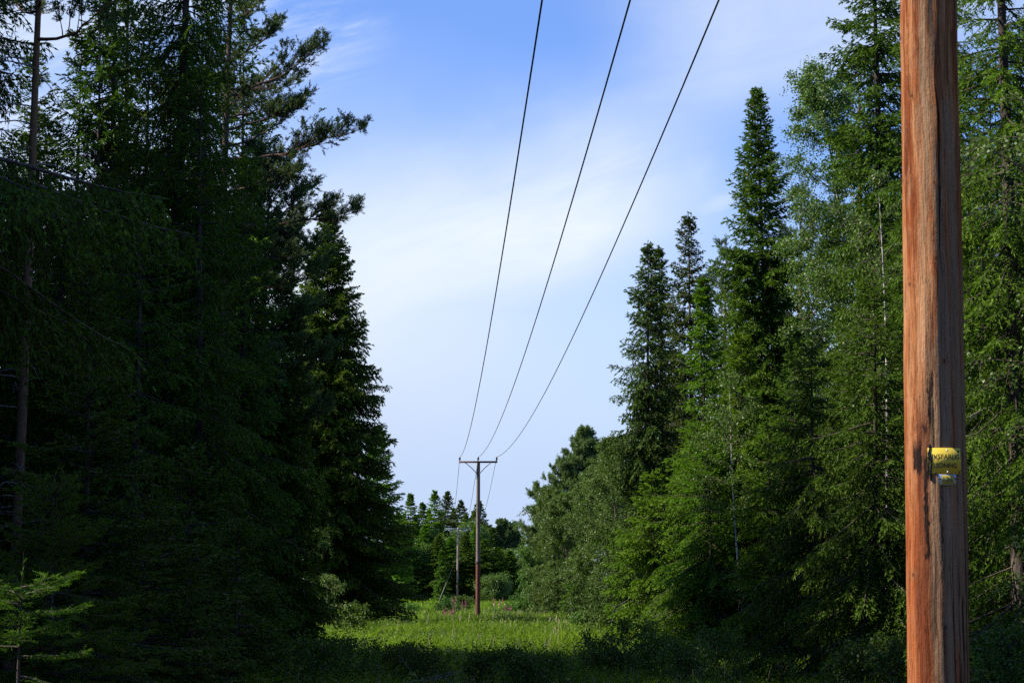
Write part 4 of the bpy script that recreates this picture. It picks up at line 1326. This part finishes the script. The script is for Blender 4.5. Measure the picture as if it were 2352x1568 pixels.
def distant_wood():
    """the wood behind everything: one mass"""
    rng = np.random.default_rng(91)
    protos = []
    for sd in (1, 2, 3):
        w, l = Geo(), Geo()
        r2 = np.random.default_rng(sd)
        H, R = 12.0, 2.0
        z = H
        while z > 0.5:
            t = (H - z) / H
            n = 7
            for k in range(n):
                az = r2.uniform(0, 6.28)
                L = R * t ** 0.75 * r2.uniform(0.7, 1.2) + 0.2
                m = max(3, int(L * 9))
                q = r2.uniform(0.15, 1, m)
                o = np.array([math.cos(az), math.sin(az), 0])
                P = o * (L * q)[:, None] + np.array([0, 0, z]) - np.array([0, 0, 0.35 * L]) * (q ** 2)[:, None] + r2.normal(0, 0.1, (m, 3))
                A = norm(o + r2.normal(0, 0.5, (m, 3)) + np.array([0, 0, -0.3])) * 0.55
                kites(l, P, A, side_of(norm(A), r2, 0.5) * 0.13, 0, r2.uniform(0.1, 0.8, m))
            z -= 0.42
        protos.append((np.concatenate(l.v), np.concatenate(l.t)))
    def scatter(name, label, spots):
        G = Geo()
        for i, (x, y, h) in enumerate(spots):
            V, T = protos[i % 3]
            a = rng.uniform(0, 6.28)
            R_ = np.array([[math.cos(a), -math.sin(a), 0], [math.sin(a), math.cos(a), 0], [0, 0, 1]])
            W = (V @ R_.T) * np.array([1.1, 1.1, h]) + np.array([x, y, gz(x, y)])
            G.add(W, np.arange(len(W)).reshape(-1, 4), 0, T)
        tag(link(name, G.mesh(name, [M_SPRUCE])), label, None, None, 'stuff')
    scatter('surrounding_shade_forest', 'mostly unseen wood added round the viewer and behind the left-hand trees for its shade',
            [(rng.uniform(-75, 75), rng.uniform(-75, -36), rng.uniform(1.0, 1.4)) for i in range(150)]  # behind the camera, added to cut the low sky light
            + [q for q in [(rng.uniform(-36, -9.0), rng.uniform(11, 60), rng.uniform(1.6, 1.95)) for i in range(330)] if not 15.25 < q[1] < 16.75 and q[0] < -0.236 * q[1] - 2.6 and (q[0] < -14.5 or q[1] > 23)]  # off-frame trees added as sun blockers; the gap lets sun onto the young spruce
            + [(rng.uniform(-34, -17.2), rng.uniform(38, 61.5), rng.uniform(1.9, 2.15)) for i in range(56)]  # taller unseen trees added to keep sun off the left wood
            + [(rng.uniform(17, 40), rng.uniform(-12, 110), rng.uniform(1.1, 1.5)) for i in range(110)])
    G = Geo()
    for i in range(90):
        y = rng.uniform(305, 350)
        x = rng.uniform(-105, 95)
        h = rng.uniform(0.62, 0.98)
        V, T = protos[i % 3]
        a = rng.uniform(0, 6.28)
        R_ = np.array([[math.cos(a), -math.sin(a), 0], [math.sin(a), math.cos(a), 0], [0, 0, 1]])
        W = (V @ R_.T) * np.array([1.1, 1.1, h]) + np.array([x, y, gz(x, y)])
        G.add(W, np.arange(len(W)).reshape(-1, 4), 0, T)
    tag(link('distant_forest', G.mesh('distant_forest', [M_SPRUCE])), 'dark mass of forest behind the trees that close the clearing', None, None, 'stuff')


distant_wood()


# ------------------------------------------------------------------ bushes, saplings, flowers
BU = dict(z0=0.08, nl=26, leaves=34, leaf_len=0.05, up=(70, 35), rb=0.015, hangdown=0.15, spread=0.05, twigs=7, bark=M_TWIG, mat=M_BUSH, ptop=0.4, belly=0.5, sides=6)
for i, (u, D, v, R, lb) in enumerate([
        (1462, 50, 1445, 0.85, 'pale green leafy bush at the foot of the dark-stemmed bright spruce'),
        (1560, 43, 1508, 0.75, 'bright green low bush near the bottom edge, below the dark stems'),
        (1665, 44, 1470, 0.55, 'upright leafy bush beside the dead grey twigs'),
        (1525, 47, 1478, 0.6, 'grey-green bush between two brighter bushes in front of the right-hand trees'),
        (1385, 50, 1482, 0.75, 'dark willow bush in the shaded grass right of the clearing pole'),
        (1255, 43, 1520, 0.4, 'shaded leafy bush in the grass below the pole-side birches'),
        (1195, 41, 1500, 0.28, 'single leafy stem with bright leaves in the dark foreground grass'),
        (1232, 39, 1520, 0.25, 'shorter bright-leaved stem right of the single leafy one'),
        (1100, 44, 1512, 0.3, 'small leafy stem in shadow below the clearing pole'),
        (1398, 85, 1425, 0.7, 'sunlit low bush at the right edge of the bright grass'),
        (1340, 90, 1420, 0.5, 'yellow-green bush beside the small dark spruce'),
        (985, 45, 1502, 0.45, 'dark bush in the left shade beside the grass'),
        (890, 46, 1495, 0.55, 'leafy dark bush under the big pointed spruce, nearest the grass'),
        (800, 44, 1490, 0.7, 'dim willow bush left of the shaded grass'),
        (815, 80, 1395, 0.5, 'thin sapling standing before the foot of the big pointed spruce'),
        (700, 40, 1505, 0.7, 'dim leafy bush at the left of the foreground'),
        (1030, 150, 1385, 0.9, 'bright green bush on the rise below the distant pole'),
        (1062, 160, 1378, 0.8, 'bright bush just left of the foot of the clearing pole'),
        (940, 140, 1400, 0.8, 'bright bush at the left end of the sunlit grass'),
        (1180, 150, 1398, 0.7, 'bush in the grass at the foot of the far dark thicket'),
        (1950, 36, 1500, 0.5, 'leafy undergrowth bush in the dark left of the near pole'),
        (2060, 35, 1490, 0.5, 'leafy bush touching the left side of the near pole low down'),
        (2290, 30, 1480, 0.6, 'leafy bush right of the foot of the near pole')]):
    add_birch(u, D, v, R, lb, 400 + i, name='leafy_bush', cat='bush', **(BU if D < 70 else dict(BU, leaf_len=0.075)))


def fireweed(i, u, D, h, lb):
    x, y = xy(u, D)
    rng = np.random.default_rng(600 + i)
    e = empty('fireweed', (x, y, gz(x, y) - 0.03), lb, 'flower', 'pink fireweed in the sunlit grass')
    for k in range(4):
        gs, gf = Geo(), Geo()
        b = rng.normal(0, 0.16, 3) * np.array([1, 1, 0])
        hh = h * rng.uniform(0.8, 1.1)
        tip = b + np.array([rng.normal(0, 0.08), rng.normal(0, 0.08), hh])
        s = np.linspace(0, 1, 4)[:, None]
        tubes(gs, b + (tip - b) * s, [0.008, 0.007, 0.005, 0.003], 4, 1)
        n = 26
        q = rng.uniform(0.15, 0.72, n)
        D_ = norm(rng.normal(0, 1, (n, 3)) * np.array([1, 1, 0.3]) + np.array([0, 0, 0.3]))
        kites(gs, b + (tip - b) * q[:, None], D_ * 0.13, side_of(D_, rng, 0.3) * 0.013, 0, rng.uniform(0.3, 0.9, n))
        n = 60
        q = rng.uniform(0.70, 1.0, n)
        D_ = norm(rng.normal(0, 1, (n, 3)) * np.array([1, 1, 0.6]))
        kites(gf, b + (tip - b) * q[:, None], D_ * (0.07 * (1.25 - q))[:, None] * 1.6, side_of(D_, rng) * 0.018, 0)
        st = link('stem', gs.mesh('stem', [M_BUSH, M_STRAW]), e)
        link('flower_spike', gf.mesh('flower_spike', [M_PINK]), st)


for i, (u, D, h, lb) in enumerate([(1046, 128, 1.15, 'pink fireweed clump left of the clearing pole, tallest of its group'), (1063, 131, 1.0, 'pink fireweed between the tallest clump and the clearing pole'),
                                   (1040, 118, 0.8, 'low pink fireweed nearest the viewer, left of the clearing pole'), (1025, 112, 0.7, 'single low pink fireweed at the left of its group'),
                                   (1146, 135, 1.2, 'reddish fireweed in front of the dark thicket, right of the clearing pole'), (1168, 128, 0.8, 'small pink fireweed right of the reddish one')]):
    fireweed(i, u, D, h, lb)


def fallen(i, u, D, L, az, lb):
    rng = np.random.default_rng(700 + i)
    x, y = xy(u, D)
    g = Geo()
    o = np.array([math.cos(az), math.sin(az), 0])
    s = np.linspace(0, 1, 10)[:, None]
    pth = o * L * s + np.array([0, 0, 0.22]) + np.array([0, 0, 0.35]) * s * (1 - s) + np.cumsum(rng.normal(0, 0.03, (10, 3)), 0)
    tubes(g, pth, 0.028 * (1 - 0.8 * s[:, 0]), 6)
    for k in range(14):
        q = rng.uniform(0.15, 0.95)
        b = np.array([np.interp(q, s[:, 0], pth[:, j]) for j in range(3)])
        d = norm(o * 0.6 + rng.normal(0, 0.6, 3) + np.array([0, 0, 0.35]))
        l = rng.uniform(0.3, 0.9) * (1 - 0.5 * q)
        w = np.linspace(0, 1, 5)[:, None]
        tubes(g, b + d * l * w + np.cumsum(rng.normal(0, 0.012, (5, 3)), 0), 0.011 * (1 - 0.8 * w[:, 0]), 4)
    ob = link('fallen_branch', g.mesh('fallen_branch', [M_DEAD], True))
    ob.location = (x, y, gz(x, y))
    tag(ob, lb, 'branch')


fallen(0, 965, 41, 1.9, 0.25, 'grey fallen branch lying in the dark foreground grass left of centre')
fallen(1, 905, 44, 1.6, 0.5, 'dead branch in the shaded grass at the left, behind the longer one')
fallen(2, 1640, 47, 1.5, 2.2, 'bleached dead branch by the dark spruce stems')


# ------------------------------------------------------------------ grass and herbs
def sward():
    rng = np.random.default_rng(55)
    g = Geo()

    def clump(x, y):
        return 0.5 + 0.5 * np.sin(x * 1.7 + 0.6 * np.sin(y * 0.9)) * np.sin(y * 1.1 + 0.8 * np.sin(x * 1.3))
    for (n, y0, y1, xa, xb, h0, h1, w) in ((130000, 30, 62, -9.5, 9.5, 0.2, 0.6, 0.006), (95000, 60, 108, -12, 9, 0.18, 0.48, 0.010), (60000, 105, 170, -15, 8, 0.22, 0.50, 0.014), (40000, 165, 275, -20, 10, 0.25, 0.55, 0.026)):
        u = rng.random(n)
        y = 1 / (1 / y0 + u * (1 / y1 - 1 / y0))
        x = rng.uniform(xa, xb, n)
        # tufts
        cx, cy = np.round(x / 0.45) * 0.45, np.round(y / 0.45) * 0.45
        hsh = np.abs(np.sin(cx * 12.9898 + cy * 78.233) * 43758.5453) % 1
        tall = 0.40 + 1.15 * hsh * clump(x * 0.4, y * 0.4) + 0.2 * rng.random(n)
        x = x + 0.35 * (cx - x) * (hsh > 0.4)
        y = y + 0.35 * (cy - y) * (hsh > 0.4)
        P = np.stack([x, y, ground_z(x, y) - 0.02], 1)
        h = rng.uniform(h0, h1, n) * tall
        A = norm(np.stack([rng.normal(0, 0.28, n), rng.normal(0, 0.28, n), np.ones(n)], 1)) * h[:, None]
        S_ = norm(np.stack([rng.normal(0, 1, n), rng.normal(0, 1, n), np.zeros(n)], 1)) * (w * rng.uniform(0.7, 1.4, n))[:, None]
        b = np.stack([rng.normal(0, 0.22, n), rng.normal(0, 0.22, n), -0.12 * np.ones(n)], 1) * h[:, None]
        M_ = P + A * 0.55
        V = np.stack([P - S_ * 0.6, P + S_ * 0.6, M_ + S_, M_ - S_, P + A + b], 1)
        i5 = np.arange(n)[:, None] * 5
        Q = np.concatenate([i5 + np.array([[0, 1, 2, 3]]), i5 + np.array([[3, 2, 4, 4]])])
        patch = 0.5 + 0.5 * np.sin(x * 0.8 + 1.2 * np.sin(y * 0.21)) * np.sin(y * 0.31 + 2 + 0.9 * np.sin(x * 0.6))
        tint = np.clip(0.15 + 0.5 * patch + rng.normal(0, 0.2, n), 0, 1)
        g.add(V.reshape(-1, 3), Q, 0, np.repeat(tint, 5))
    # dry seed stems
    n = 700
    y = 1 / (1 / 33 + rng.random(n) * (1 / 170 - 1 / 33))
    x = rng.uniform(-9, 8, n)
    P = np.stack([x, y, ground_z(x, y)], 1)
    A = norm(np.stack([rng.normal(0, 0.15, n), rng.normal(0, 0.15, n), np.ones(n)], 1)) * rng.uniform(0.4, 0.75, n)[:, None]
    S_ = norm(np.stack([rng.normal(0, 1, n), rng.normal(0, 1, n), np.zeros(n)], 1)) * (0.00008 * y + 0.002)[:, None]
    kites(g, P, A, S_, 1, 0.5, 0.85)
    n = 700
    y = rng.uniform(92, 150, n)
    x = rng.normal(1.0, 3.6, n)
    P = np.stack([x, y, ground_z(x, y)], 1)
    A = norm(np.stack([rng.normal(0, 0.2, n), rng.normal(0, 0.2, n), np.ones(n)], 1)) * rng.uniform(0.2, 0.55, n)[:, None]
    kites(g, P, A, norm(np.stack([rng.normal(0, 1, n), rng.normal(0, 1, n), np.zeros(n)], 1)) * 0.014, 1, 0.5, 0.8)
    tag(link('grass', g.mesh('grass', [M_GRASS, M_STRAW])), 'tall rough grass covering the cleared strip', None, None, 'stuff')

    g = Geo()
    for (n, y0, y1, xa, xb, k, sz, hh) in ((4200, 28, 62, -11, 11, 60, 0.032, 0.45), (2600, 58, 110, -13, 10, 40, 0.05, 0.42), (1100, 105, 230, -20, 10, 26, 0.09, 0.45),
                                           (70, 33, 44, -8, 7, 200, 0.036, 0.6), (260, 66, 118, -10, 7, 110, 0.05, 0.62), (1300, 32, 66, -9, 8, 26, 0.07, 0.6)):
        u = rng.random(n)
        y = 1 / (1 / y0 + u * (1 / y1 - 1 / y0))
        x = rng.uniform(xa, xb, n)
        lumps = 0.5 + 0.5 * np.sin(x * 1.1 + 1.7 * np.sin(y * 0.37)) * np.sin(y * 0.61 + 1.3 * np.sin(x * 0.8))
        h = rng.uniform(0.35, 1.0, n) * hh * (0.45 + 0.85 * lumps)
        r = rng.uniform(0.12, 0.3, n) * (1.0 if k < 100 else 1.7)
        shade = np.clip(0.15 + 0.55 * rng.random(n) ** 1.6 + (0.35 if k == 26 and hh == 0.7 else 0.0) + 0.2 * (lumps - 0.5), 0, 1)
        idx = np.repeat(np.arange(n), k)
        m = len(idx)
        q = rng.random(m) ** 0.8
        a = rng.uniform(0, 6.28, m)
        rr = r[idx] * np.sqrt(rng.random(m)) * (0.5 + 0.7 * q)
        P = np.stack([x[idx] + rr * np.cos(a), y[idx] + rr * np.sin(a), np.zeros(m)], 1)
        P[:, 2] = ground_z(P[:, 0], P[:, 1]) + q * h[idx]
        D = norm(np.stack([np.cos(a), np.sin(a), rng.normal(0.15, 0.5, m)], 1))
        l = sz * rng.uniform(0.6, 1.4, m)
        kites(g, P, D * l[:, None], side_of(D, rng, 0.5) * (l * 0.34)[:, None], 0, np.clip(np.repeat(shade, k) + rng.normal(0, 0.15, m), 0, 1), 0.42)
    tag(link('undergrowth', g.mesh('undergrowth', [M_HERB])), 'low leafy herbs and bilberry growing among the grass', None, None, 'stuff')


sward()
